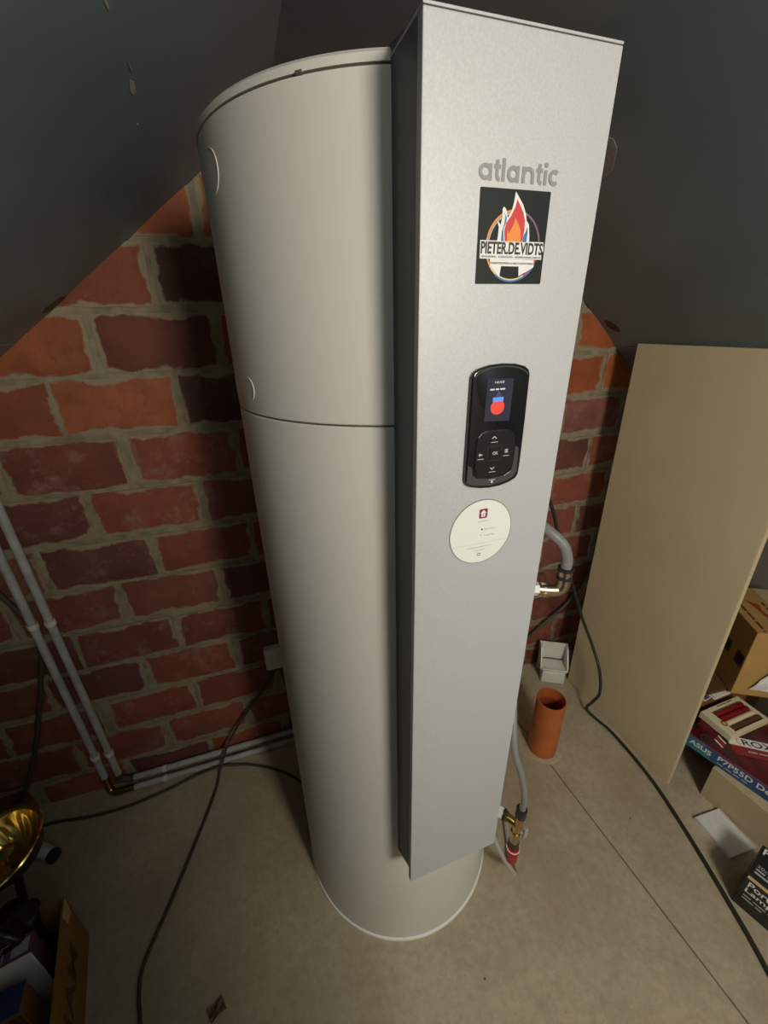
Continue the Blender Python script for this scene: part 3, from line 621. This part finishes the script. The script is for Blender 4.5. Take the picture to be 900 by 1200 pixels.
# ================================================================== right side: cables, drain pipe, white adapter
tag(link('black_cable', tube_me([(0.30, 0.40, 1.30), (0.50, 0.36, 1.20), (0.60, 0.28, 1.13), (0.650, 0.255, 1.06), (0.685, 0.25, 0.985), (0.723, 0.25, 0.892), (0.765, 0.25, 0.80), (0.84, 0.25, 0.64), (0.928, 0.252, 0.46), (0.960, 0.205, 0.35), (0.962, 0.145, 0.265), (0.962, 0.118, 0.165), (0.962, 0.140, 0.085), (0.964, 0.160, 0.025), (0.975, 0.120, 0.007), (0.990, 0.03, 0.0065), (0.978, -0.15, 0.0065), (0.937, -0.326, 0.0065), (0.868, -0.542, 0.0065), (0.823, -0.66, 0.0065), (0.74, -0.85, 0.0065)], 0.0063, 8), M_CABLE), 'long black cable looping down by the beige board and across the floor', 'cable')
tag(link('thin_hose', tube_me([(0.62, 0.47, 0.03), (0.75, 0.468, 0.12), (0.873, 0.466, 0.225), (0.955, 0.466, 0.292), (1.04, 0.466, 0.355), (1.10, 0.466, 0.44), (1.16, 0.466, 0.56), (1.20, 0.466, 0.70)], 0.0075, 8), M_CABLEB), 'thin dark hose slanting up the brick wall behind the nickel elbow', 'hose')
pp = thing('drain_pipe', 'open orange plastic drain pipe standing up out of the floor', 'pipe', (0.668, 0.082, 0))
link('pipe_wall', lathe_me([(0.0500, 0.0), (0.0545, 0.0), (0.0545, 0.278), (0.0535, 0.281), (0.0505, 0.281), (0.0500, 0.278), (0.0500, 0.06)], 48, False, False), M_ORPIPE, pp)
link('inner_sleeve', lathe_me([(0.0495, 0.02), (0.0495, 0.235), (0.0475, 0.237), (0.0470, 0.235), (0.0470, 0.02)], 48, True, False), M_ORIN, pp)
rr = random.Random(3); prof = []
v = []; f = []
n = 40
for i in range(n):
    a = 2*math.pi*i/n; k = 0.012+0.006*rr.random()+0.008*max(0, math.cos(a+0.6))
    v += [(0.0545*math.cos(a), 0.0545*math.sin(a), 0.0045), ((0.0545+k*0.5)*math.cos(a), (0.0545+k*0.5)*math.sin(a), 0.003), ((0.0545+k)*math.cos(a), (0.0545+k)*math.sin(a), 0.0)]
for i in range(n):
    j = (i+1) % n; f += [(3*i, 3*j, 3*j+1, 3*i+1), (3*i+1, 3*j+1, 3*j+2, 3*i+2)]
link('mortar_collar', me_from(v, f, smooth=True), M_CONC, pp)
ag = math.atan2(-0.057, 0.1)
ad = thing('plastic_tray', 'small white plastic tray standing on the floor behind the orange pipe', 'tray', (0.932, 0.348, 0), ag)
def taper(x0, x1, X0, X1, y0, y1, Y0, Y1, z0, z1, bev=0.004):
    v = [(x0, y0, z0), (x1, y0, z0), (x0, y1, z0), (x1, y1, z0), (X0, Y0, z1), (X1, Y0, z1), (X0, Y1, z1), (X1, Y1, z1)]
    me = me_from(v, [(0, 2, 3, 1), (4, 5, 7, 6), (0, 1, 5, 4), (2, 6, 7, 3), (0, 4, 6, 2), (1, 3, 7, 5)]); bevel(me, bev, 3); shade(me, 40); return me
link('front_block', taper(-0.054, 0.054, -0.052, 0.052, -0.004, 0.050, -0.006, 0.050, 0.0, 0.070, 0.006), M_WPLAS, ad)
link('tray_floor', box_me(-0.056, 0.058, 0.0, 0.086, 0.0705, 0.076), M_WPLAS, ad)
link('back_wall', taper(-0.060, 0.062, -0.066, 0.066, 0.080, 0.088, 0.088, 0.096, 0.0, 0.172, 0.003), M_WPLAS, ad)
for sx in (-1, 1):
    Ms = lm((sx*0.060, 0, 0), (0, 1, 0), (0, 0, 1), (1, 0, 0))
    link('side_wall', prism_me([(0.004, 0.0705), (0.082, 0.0705), (0.090, 0.170), (0.060, 0.165), (0.006, 0.092)], Ms, -0.004, 0.004, 0.002), M_WPLAS, ad)
link('front_lip', taper(-0.054, 0.056, -0.056, 0.058, -0.004, 0.004, -0.006, 0.002, 0.0705, 0.086, 0.003), M_WPLAS, ad)
link('grime_line', tube_me([(-0.045, 0.078, 0.078), (-0.01, 0.080, 0.080), (0.03, 0.079, 0.079), (0.05, 0.080, 0.080)], [0.0025]*25, 6), M_CARDP, ad)
on_slope('tape_patch', [(0.532, 0.118), (0.540, 0.106), (0.556, 0.108), (0.588, 0.145), (0.594, 0.175), (0.567, 0.168)], RZ, RS, mat('grey_tape', (0.34, 0.33, 0.29, 1), 0.5, noise=0.3, nscale=60), cr, 0.0012)

# ================================================================== board and stored boxes on the right
bd = thing('chipboard_panel', 'large beige board standing on edge against the right roof slope', 'board', (1.0255, 0.07, 0))
def board_me():
    a, b = -0.266, 0.268; t = 0.009; zt1 = RZ+RS*(1.0255+t)-0.001; zt = zt1
    v = [(-t, a, 0), (t, a, 0), (-t, b, 0), (t, b, 0), (-t, a+0.0155*zt, zt), (t, a+0.0155*zt, zt), (-t, b+0.0155*zt, zt), (t, b+0.0155*zt, zt)]
    return me_from(v, [(0, 2, 3, 1), (4, 5, 7, 6), (0, 1, 5, 4), (2, 6, 7, 3), (0, 4, 6, 2), (1, 3, 7, 5)])
link('board_sheet', bevel(board_me(), 0.001, 1), M_BOARD, bd)
ez = RZ+RS*(1.0345)-0.003
eb = box_me(-0.0088, 0.0088, -0.2676, -0.2664, 0.0, ez)
for q in eb.vertices: q.co.y += 0.0155*q.co.z
link('edge_band', eb, M_BOARDE, bd)
def carton(name, label, cat, corner, ang, lx, ly, h, z, material, bev=0.002, group=None):
    """corner = near-left bottom corner; ang turns the local x axis"""
    t = thing(name, label, cat, (corner[0], corner[1], z), ang, group)
    link('body', box_me(0, lx, 0, ly, 0, h, bev), material, t); return t
# local frames on a carton: left face (x=0, facing -x): u runs towards -y
def face_left(ly): return lm((0, ly, 0), (0, -1, 0), (0, 0, 1), (-1, 0, 0))
def face_front(): return lm((0, 0, 0), (1, 0, 0), (0, 0, 1), (0, -1, 0))
def face_top(h): return lm((0, 0, h), (1, 0, 0), (0, 1, 0), (0, 0, 1))
angA = math.atan2(0.063, 0.245)      # long edge runs (0.063,-0.245)
# beige carton carrying the motherboard carton
LY = 0.36
def far_corner(fx, fy, ang, ly):     # given far-left corner (y end) return near-left corner
    return (fx+math.sin(ang)*ly, fy-math.cos(ang)*ly)
b1 = carton('beige_carton', 'plain beige carton on the floor under the blue flat carton', 'box', far_corner(1.103, -0.262, 0.10, LY), 0.10, 0.30, LY, 0.153, 0.0, M_BEIGEB)
link('lid_flap', box_me(0.005, 0.295, 0.005, LY-0.005, 0.153, 0.155), M_BEIGEB, b1)
LM = 0.34
b2 = carton('motherboard_box', 'flat blue carton with a dark red top lying on the beige carton', 'box', far_corner(1.090, -0.163, angA, LM), angA, 0.27, LM, 0.058, 0.1552, M_NAVY)
FL = face_left(LM)
link('top_print', flat_me([[(0.002, 0.002), (0.268, 0.002), (0.268, LM-0.002), (0.002, LM-0.002)]], face_top(0.058), 0.0006), M_DRED, b2)
link('teal_band', flat_me([[(0.002, 0.003), (0.085, 0.003), (0.055, 0.054), (0.002, 0.054)]], FL, 0.0004), mat('teal_print', srgb(55, 125, 140), 0.35), b2)
link('brand_lettering', text_me('ASUS', FL, 0.0009, 0.012, 0.080, 0.022, 0.043, 0.02), M_WHITEP, b2)
link('model_lettering', text_me('P7P55D Deluxe', FL, 0.0009, 0.100, 0.300, 0.026, 0.048, 0.015), M_WHITEP, b2)
link('small_print', flat_me(bars(0.102, 0.190, 0.012, 0.019, 16), FL, 0.0009), M_LGREY, b2)
link('red_edge', flat_me([[(0.0, 0.053), (LM, 0.053), (LM, 0.0575), (0, 0.0575)]], FL, 0.0006), mat('pink_red_print', srgb(150, 40, 70), 0.4), b2)
FT = face_top(0.058)
for i in range(3):
    link('racing_stripe', flat_me([[(0.032+0.013*i, 0.245), (0.038+0.013*i, 0.245), (0.052+0.013*i, 0.275), (0.046+0.013*i, 0.275)]], FT, 0.0010), M_WHITEP if i != 1 else M_REDP, b2)
for cx, cy, r in ((0.026, 0.288, 0.020), (0.035, 0.225, 0.017)):
    link('printed_wheel', flat_me(stroke(arc(cx, cy, r, r, 0, 360, 24)[:-1], 0.006, True)+stroke(arc(cx, cy, r*0.45, r*0.45, 0, 360, 16)[:-1], 0.004, True), FT, 0.0012), mat('printed_dark', (0.05, 0.04, 0.045, 1), 0.4), b2)
# white leaflet with lettering on it
lf = thing('leaflet', 'white leaflet with dark capital letters lying on the blue carton', 'leaflet', (1.184, -0.243, 0.2146), -0.62)
link('sheet', box_me(0, 0.20, 0.0, 0.036, 0, 0.0012), M_PAPER, lf)
link('red_strip', box_me(0.0, 0.20, -0.040, -0.0005, 0, 0.0010), mat('glossy_red', srgb(135, 22, 34), 0.25), lf)
LF = lm((0, 0, 0.0012), (1, 0, 0), (0, 1, 0), (0, 0, 1))
link('lettering', text_me('ROX', LF, 0.0006, 0.045, 0.140, 0.006, 0.031, 0.01), M_BLACKP, lf)
link('swirl', flat_me(stroke(arc(0.036, 0.019, 0.008, 0.010, 60, 300, 14), 0.003), LF, 0.0006), M_ORANGEP, lf)
link('small_print', flat_me(bars(0.05, 0.15, -0.022, -0.014, 5), lm((0, 0, 0.001), (1, 0, 0), (0, 1, 0), (0, 0, 1)), 0.0006), M_LGREY, lf)
# candle carton with window
ca = thing('candle_box', 'cream carton with window showing red, cream and brown candles', 'box', (1.190, -0.238, 0.2170), 0.02)
CW, CL, CH = 0.205, 0.112, 0.026
link('tray', box_me(0, CW, 0, CL, 0, 0.004), M_CREAM, ca)
link('side', box_me(0, 0.036, 0, CL, 0.004, CH, 0.002), M_CREAM, ca)
link('side', box_me(0.036, CW, 0, 0.010, 0.004, CH, 0.001), M_CREAM, ca)
link('side', box_me(0.036, CW, CL-0.012, CL, 0.004, CH, 0.001), M_CREAM, ca)
link('side', box_me(CW-0.012, CW, 0.010, CL-0.012, 0.004, CH, 0.001), M_CREAM, ca)
for y, mm in ((0.086, M_CANR), (0.066, M_CANR), (0.046, M_CANW), (0.024, M_CANB)):
    link('candle', cyl_me((0.037, y, 0.014), (CW-0.013, y, 0.014), 0.0096, n=16), mm, ca)
link('seal', flat_me([arc(0.030, 0.045, 0.011, 0.011, 0, 345, 23)], face_top(CH), 0.0006), mat('seal_brown', srgb(120, 55, 25), 0.4), ca)
link('seal', flat_me([arc(0.030, 0.045, 0.007, 0.007, 0, 345, 23)], face_top(CH), 0.0010), mat('seal_gold', srgb(225, 165, 75), 0.3), ca)
link('small_print', flat_me(bars(0.08, 0.16, CL-0.009, CL-0.004, 7), face_top(CH), 0.0008), M_CARDP, ca)
# lower brown carton with magazines and the printed cardboard carton on top
b3 = carton('brown_carton', 'brown carton on the floor behind the board, under the magazines', 'box', (1.22, -0.098, ), 0.0, 0.40, 0.36, 0.25, 0.0, M_CARDD)
zz = 0.2502
for i, (mm, dx, dy, hh, lab) in enumerate([(M_PURPB, 0.0, 0.0, 0.014, 'mauve magazine, lowest of the small pile under the printed cardboard carton'), (M_PAPER, 0.03, -0.012, 0.012, 'white magazine in the middle of the small pile under the cardboard carton'), (M_CARDP, 0.015, 0.006, 0.014, 'dark brown magazine, topmost of the pile under the cardboard carton')]):
    t = thing('magazine', lab, 'magazine', (1.235+dx, -0.105+dy, zz), 0.12-0.1*i, 'magazines behind the board')
    link('cover', box_me(0, 0.26, 0, 0.20, hh-0.001, hh), mm, t); link('pages', box_me(0.002, 0.259, 0.001, 0.199, 0.001, hh-0.001), M_PAPER if i != 2 else mm, t); link('cover', box_me(0, 0.26, 0, 0.20, 0, 0.001), mm, t)
    zz += hh+0.0002
angC = math.atan2(-0.5, 0.86)        # local x runs (0.86,-0.5); local y runs (0.5,0.86)
CB_L, CB_W, CB_H = 0.30, 0.33, 0.295
b4 = thing('cardboard_carton', 'tan cardboard carton with two dark square marks, highest behind the board', 'box', (1.322, -0.128, zz+0.0005), angC)
link('body', box_me(0, CB_W, 0, CB_L, 0, CB_H, 0.003), M_CARD, b4)
FC = face_left(CB_L)
for cx in (CB_L-0.030, CB_L-0.112):
    q = [(cx-0.023, 0.120), (cx+0.023, 0.120), (cx+0.023, 0.176), (cx-0.023, 0.176)]
    link('dark_square', flat_me([q], FC, 0.0006), mat('faded_black_print', (0.075, 0.06, 0.04, 1), 0.7), b4)
    link('dark_ring', flat_me([arc(cx, 0.148, 0.020, 0.020, 0, 345, 23)], FC, 0.0011), mat('deep_black_print', (0.018, 0.016, 0.014, 1), 0.6), b4)
FTC = lm((0, CB_L, CB_H), (0, -1, 0), (1, 0, 0), (0, 0, 1))
link('tape', flat_me([[(0, 0.135), (CB_L, 0.135), (CB_L, 0.19), (0, 0.19)]], FTC, 0.0006), M_TAPE, b4)
link('small_print', flat_me(bars(0.06, 0.29, 0.022, 0.036, 19), FTC, 0.0008), M_CARDP, b4)
link('swoosh', flat_me([[(0.09, 0.062), (0.15, 0.074), (0.20, 0.080), (0.235, 0.098), (0.19, 0.094), (0.15, 0.088), (0.12, 0.098), (0.11, 0.080)]], FTC, 0.0008), mat('rust_print', srgb(150, 65, 25), 0.7), b4)
link('small_print', flat_me(bars(0.10, 0.21, 0.108, 0.122, 14), FTC, 0.0008), M_CARDP, b4)
for s in (0, 1):
    link('flap_edge', box_me(0.001, CB_W-0.001, 0.149*s+0.0005, 0.149*s+0.1495, CB_H, CB_H+0.0004), M_CARD, b4)
# open flap of a further carton and white paper to its right
b5 = carton('small_carton', 'orange-brown carton at the right edge beside the candle box', 'box', (1.445, -0.365), 0.08, 0.16, 0.15, 0.295, 0.0, M_CARDD)
link('tape', flat_me([[(0.01, 0.05), (0.15, 0.05), (0.15, 0.09), (0.01, 0.09)]], face_top(0.295), 0.0006), M_TAPE, b5)
def crumple(nx, ny, lx, ly, amp, seed):
    r2 = random.Random(seed); v = []; f = []
    for s in (0, 0.0012):
        r2 = random.Random(seed)
        for j in range(ny+1):
            for i in range(nx+1): v.append((lx*i/nx, ly*j/ny, s+0.002+amp*r2.random()))
    n = (nx+1)*(ny+1)
    for j in range(ny):
        for i in range(nx):
            a = j*(nx+1)+i; f.append((a, a+nx+1, a+nx+2, a+1)); f.append((n+a, n+a+1, n+a+nx+2, n+a+nx+1))
    me = me_from(v, f); return me
def leaning_paper():
    r2 = random.Random(4); X = Vector((0.86, -0.5, 0)); Y = Vector((0.42, -0.24, 0.875)); O = Vector((-0.5, -0.86, 0)); v = []; f = []; nx, ny = 6, 5
    for s_ in (0.0, 0.0012):
        r2 = random.Random(4)
        for j_ in range(ny+1):
            for i_ in range(nx+1): v.append(X*(0.20*i_/nx-0.01*j_/ny) + Y*(0.15*j_/ny) + O*(s_+0.007*r2.random()))
    n_ = (nx+1)*(ny+1)
    for j_ in range(ny):
        for i_ in range(nx):
            a_ = j_*(nx+1)+i_; f.append((a_, a_+nx+1, a_+nx+2, a_+1)); f.append((n_+a_, n_+a_+1, n_+a_+nx+2, n_+a_+nx+1))
    return me_from(v, f)
tag(link('crumpled_paper', leaning_paper(), M_PAPER), 'creased white paper leaning on the cardboard carton at the right edge', 'paper').location = (1.322+0.86*0.045-0.5*0.006, -0.128-0.5*0.045-0.86*0.006, 0.330)
# aluminium offcut on the floor
al = thing('metal_profile', 'short flat silver metal profile lying on the floor by the black carton', 'metal strip', (1.052, -0.322, 0), -0.06)
link('web', box_me(-0.052, 0.050, -0.125, 0.0, 0.010, 0.013), M_ALU, al)
link('lip', box_me(-0.054, -0.051, -0.125, 0.0, 0.0, 0.013), M_ALU, al)
link('lip', box_me(0.049, 0.054, -0.125, 0.0, 0.0, 0.016), mat('pale_lip', (0.75, 0.74, 0.70, 1), 0.4, metal=0.4), al)
# black lamp carton
angL = math.atan2(0.28, 0.96)
LL = 0.24; LW_, LH = 0.125, 0.148
cx_, cy_ = 0.892+math.sin(angL)*LL, -0.516-math.cos(angL)*LL
lb = carton('lamp_carton', 'black carton with white lettering and a pale stripe at the right edge', 'box', (cx_, cy_), angL, LW_, LL, LH, 0.0, M_LAMPB, 0.003)
FB = face_left(LL)
link('pale_stripe', flat_me([[(0.004, LH-0.016), (LL, LH-0.016), (LL, LH-0.003), (0.004, LH-0.003)]], FB, 0.0005), M_YEL, lb)
link('lettering', text_me('Portable', FB, 0.0008, 0.012, 0.110, LH-0.048, LH-0.024, 0.02), M_WHITEP, lb)
link('lettering', text_me('Lamp', FB, 0.0008, 0.012, 0.075, LH-0.076, LH-0.053, 0.02), M_WHITEP, lb)
link('small_print', flat_me(bars(0.014, 0.080, LH-0.090, LH-0.082, 13), FB, 0.0008), M_LGREY, lb)
link('small_print', flat_me(bars(0.014, 0.060, LH-0.103, LH-0.095, 5), FB, 0.0008), M_LGREY, lb)
FBT = lm((0, LL, LH), (0, -1, 0), (1, 0, 0), (0, 0, 1))
link('lettering', text_me('Portable', FBT, 0.0008, 0.008, 0.110, 0.092, 0.116, 0.02), M_WHITEP, lb)
link('lettering', text_me('20cm', FBT, 0.0008, 0.010, 0.045, 0.040, 0.050), M_LGREY, lb)
link('small_print', flat_me(bars(0.010, 0.070, 0.027, 0.036, 13), FBT, 0.0008), M_LGREY, lb)
link('small_print', flat_me(bars(0.010, 0.070, 0.015, 0.024, 15), FBT, 0.0008), M_LGREY, lb)

# ================================================================== left corner: open carton with lamp, bag and cartons
angX = math.atan2(-0.21, -0.978)+math.pi     # local x axis points right-ish
ob = thing('open_carton', 'open brown cardboard carton in the bottom left corner', 'box', (-0.950, 0.022, 0), math.atan2(0.21, 0.978))
OW, OL, OH = 0.42, 0.52, 0.215
link('base', box_me(-OW, 0, -OL, 0, 0, 0.004), M_CARDI, ob)
link('side', box_me(-0.004, 0, -OL, 0, 0.004, OH), M_CARDD, ob)
link('side', box_me(-OW, -OW+0.004, -OL, 0, 0.004, OH), M_CARDD, ob)
link('side', box_me(-OW+0.004, -0.004, -0.004, 0, 0.004, OH), M_CARDD, ob)
link('side', box_me(-OW+0.004, -0.004, -OL, -OL+0.004, 0.004, OH), M_CARDD, ob)
FO = lm((0, 0, 0), (0, -1, 0), (0, 0, 1), (1, 0, 0))
link('lettering', text_me('MAKO', FO, 0.0006, 0.075, 0.36, 0.085, 0.150, 0.02), M_CARDP, ob)
link('torn_tape', flat_me([[(0.0, OH), (0.05, OH), (0.045, OH-0.045), (0.012, OH-0.055), (0.004, OH-0.02)]], FO, 0.0008), M_TAPE, ob)
OM = lambda x, y, z: ob.matrix_basis @ Vector((x, y, z))
# black film bag (lumpy)
def lump(lx, ly, lz, seed, n=14):
    r2 = random.Random(seed); bm = bmesh.new(); bmesh.ops.create_icosphere(bm, subdivisions=4, radius=1)
    ph = [(r2.uniform(2, 6), r2.uniform(0, 6)) for _ in range(6)]
    for v in bm.verts:
        p = v.co.copy(); e = 0.55
        q = Vector([math.copysign(abs(c)**e, c) for c in p])
        d = 1+0.06*sum(math.sin(a*q.x*1.3+b)*math.cos(a*q.y+b*1.7)*math.sin(a*q.z+b) for a, b in ph)
        g = max(0.0, (q.z-0.45)/0.55); v.co = Vector((q.x*lx*d, q.y*ly*d*(1+1.5*math.sin(math.pi*min(g*0.8, 1)))-0.010*g, q.z*lz*d))
    me = bpy.data.meshes.new('lump'); bm.to_mesh(me); bm.free(); shade(me, 180); return me
bg = thing('black_bag', 'shiny black plastic bag with pale script bulging out of the open carton', 'bag', OM(-0.165, -0.034, 0.0045), ob.rotation_euler.z)
bl = link('bag', lump(0.118, 0.026, 0.140, 5), M_BAG, bg); bl.location = (0, 0, 0.150)
link('lettering', text_me('nder', lm((0, -0.050, 0.268), (1, 0, 0), (0, 0.6, 0.8), (0, -0.8, 0.6)), 0.010, -0.01, 0.085, -0.008, 0.012, 0.0, 0.5), mat('dim_grey_print', (0.16, 0.15, 0.16, 1), 0.5), bg)
# purple-topped white carton, blue carton
pb = thing('purple_carton', 'white and purple carton inside the open carton in front of the black bag', 'box', OM(-0.048, -0.108, 0.0045), ob.rotation_euler.z-0.03)
link('body', box_me(-0.25, 0, 0, 0.043, 0, 0.243, 0.003), M_PAPER, pb)
link('purple_top', box_me(-0.2505, 0.0005, -0.0005, 0.0435, 0.242, 0.2445), M_PURPB, pb)
link('purple_side', flat_me([[(0, 0.02), (0.043, 0.02), (0.043, 0.243), (0, 0.243)]], lm((0, 0, 0), (0, 1, 0), (0, 0, 1), (1, 0, 0)), 0.0006), M_PURPB, pb)
link('print_field', flat_me([[(-0.058, 0.004), (-0.055, 0.004), (-0.055, 0.039), (-0.058, 0.039)], [(-0.040, 0.006), (-0.006, 0.006), (-0.006, 0.037), (-0.040, 0.037)]], face_top(0.2445), 0.0006), M_LGREY, pb)
bb = thing('blue_carton', 'dark blue carton inside the open carton at the bottom left edge', 'box', OM(-0.066, -0.200, 0.0045), ob.rotation_euler.z-0.08)
link('body', box_me(-0.22, 0, 0, 0.056, 0, 0.213, 0.003), M_CARDI, bb)
link('blue_top', box_me(-0.2205, 0.0005, -0.0005, 0.0565, 0.212, 0.2145), M_BLUEB, bb)
link('red_front', flat_me([[(-0.22, 0.02), (0, 0.02), (0, 0.20), (-0.22, 0.20)]], face_front(), 0.0006), mat('rust_red_carton', srgb(120, 55, 35), 0.6), bb)
# gold reflector lamp
gl = thing('reflector_lamp', 'gold fluted lamp reflector bowl above the black bag at the left edge', 'lamp', (-1.098, 0.118, 0.226))
def reflector(r0, depth, flutes, amp, n=96, k=14, off=0.0):
    v = []; f = []
    for j in range(k+1):
        t = j/k; r = r0*(0.10+0.90*t)
        for i in range(n):
            a = 2*math.pi*i/n; q = 1+amp*math.sin(math.pi*min(1, t*1.05))*abs(math.sin(flutes*a/2))
            v.append((r*q*math.cos(a), r*q*math.sin(a), depth*(t**1.9)+off))
    for j in range(k):
        for i in range(n): b = (i+1) % n; f.append((j*n+i, j*n+b, (j+1)*n+b, (j+1)*n+i))
    f.append(tuple(range(n-1, -1, -1))); me = me_from(v, f, smooth=True); return me
tiltM = Matrix.Rotation(R_(30), 4, Vector((0.45, 0.9, 0)).normalized()) @ Matrix.Rotation(R_(-6), 4, 'Y')
def put(o): o.matrix_basis = Matrix.Translation((0.004, 0.035, 0.0)) @ Matrix.Scale(1.2, 4) @ Matrix.Rotation(R_(-14), 4, Vector((-0.5, 0.87, 0))); return o
put(link('reflector', reflector(0.082, 0.072, 9, 0.10, off=0.004), M_GOLD, gl))
put(link('housing', lathe_me([(0.012, 0.0), (0.040, 0.006), (0.066, 0.030), (0.083, 0.068), (0.0905, 0.0745), (0.0915, 0.078), (0.089, 0.080), (0.0835, 0.0785)], 64, True, False), M_RUBBER, gl))
put(link('rim', lathe_me([(0.080, 0.0775), (0.084, 0.0815), (0.0915, 0.0825), (0.0940, 0.0795), (0.0915, 0.0765), (0.086, 0.0765)], 64, False, False), M_GOLD, gl))
put(link('bulb', lathe_me([(0.010, 0.004), (0.014, 0.020), (0.022, 0.034), (0.025, 0.046), (0.020, 0.058), (0.010, 0.064), (0.001, 0.066)], 32), M_GOLD, gl))
link('stem', cyl_me((-0.050, 0.020, -0.222), (-0.006, 0.030, 0.008), 0.011, n=16), M_RUBBER, gl)
link('stand', lathe_me([(0.034, -0.226), (0.036, -0.220), (0.026, -0.212), (0.012, -0.206)], 40), M_RUBBER, gl).location = (-0.050, 0.020, 0)
# white tube with black cap behind the lamp
wt = thing('white_tube', 'white tube with a black end cap lying on the floor behind the gold reflector', 'tube')
wa, wbp = Vector((-1.36, 0.445, 0.036)), Vector((-1.124, 0.281, 0.0225))
wd = (wbp-wa).normalized()
link('tube_body', cyl_me(wa, wbp, 0.021, n=24), M_WPLAS, wt)
link('end_cap', cyl_me(wbp, wbp+wd*0.018, 0.022, n=24, bev=0.003), M_RUBBER, wt)
# scraps on the floor
def scrap(name, label, loc, s, seed, ang):
    me = crumple(3, 3, s, s*0.7, s*0.35, seed); o = link(name, me, M_SCRAP); o.location = loc; o.rotation_euler = (0, 0, ang); return tag(o, label, 'scrap')
scrap('leaf_scrap', 'small crumpled brown scrap on the floor at the bottom edge', (-0.600, -0.275, 0.0), 0.040, 1, 0.4)
scrap('leaf_scrap', 'tiny brown scrap on the floor right of the crumpled one', (-0.585, -0.310, 0.0), 0.022, 2, 1.1)
rr = random.Random(11)
for i, (x, y, s, lab) in enumerate([(0.098, -0.425, 0.006, 'small dark crumb on the floor in front of the tank'), (-0.020, -0.505, 0.010, 'dark crumb on the floor below the tank front'), (0.79, -0.245, 0.007, 'dark crumb on the floor between joint and black cable')]):
    bm = bmesh.new(); bmesh.ops.create_icosphere(bm, subdivisions=1, radius=s*0.5)
    for q in bm.verts: q.co = q.co*rr.uniform(0.7, 1.2); q.co.z = q.co.z*0.5+s*0.25
    me = bpy.data.meshes.new('crumb'); bm.to_mesh(me); bm.free()
    tag(link('crumb', me, M_CARDP), lab, 'crumb').location = (x, y, 0.0)
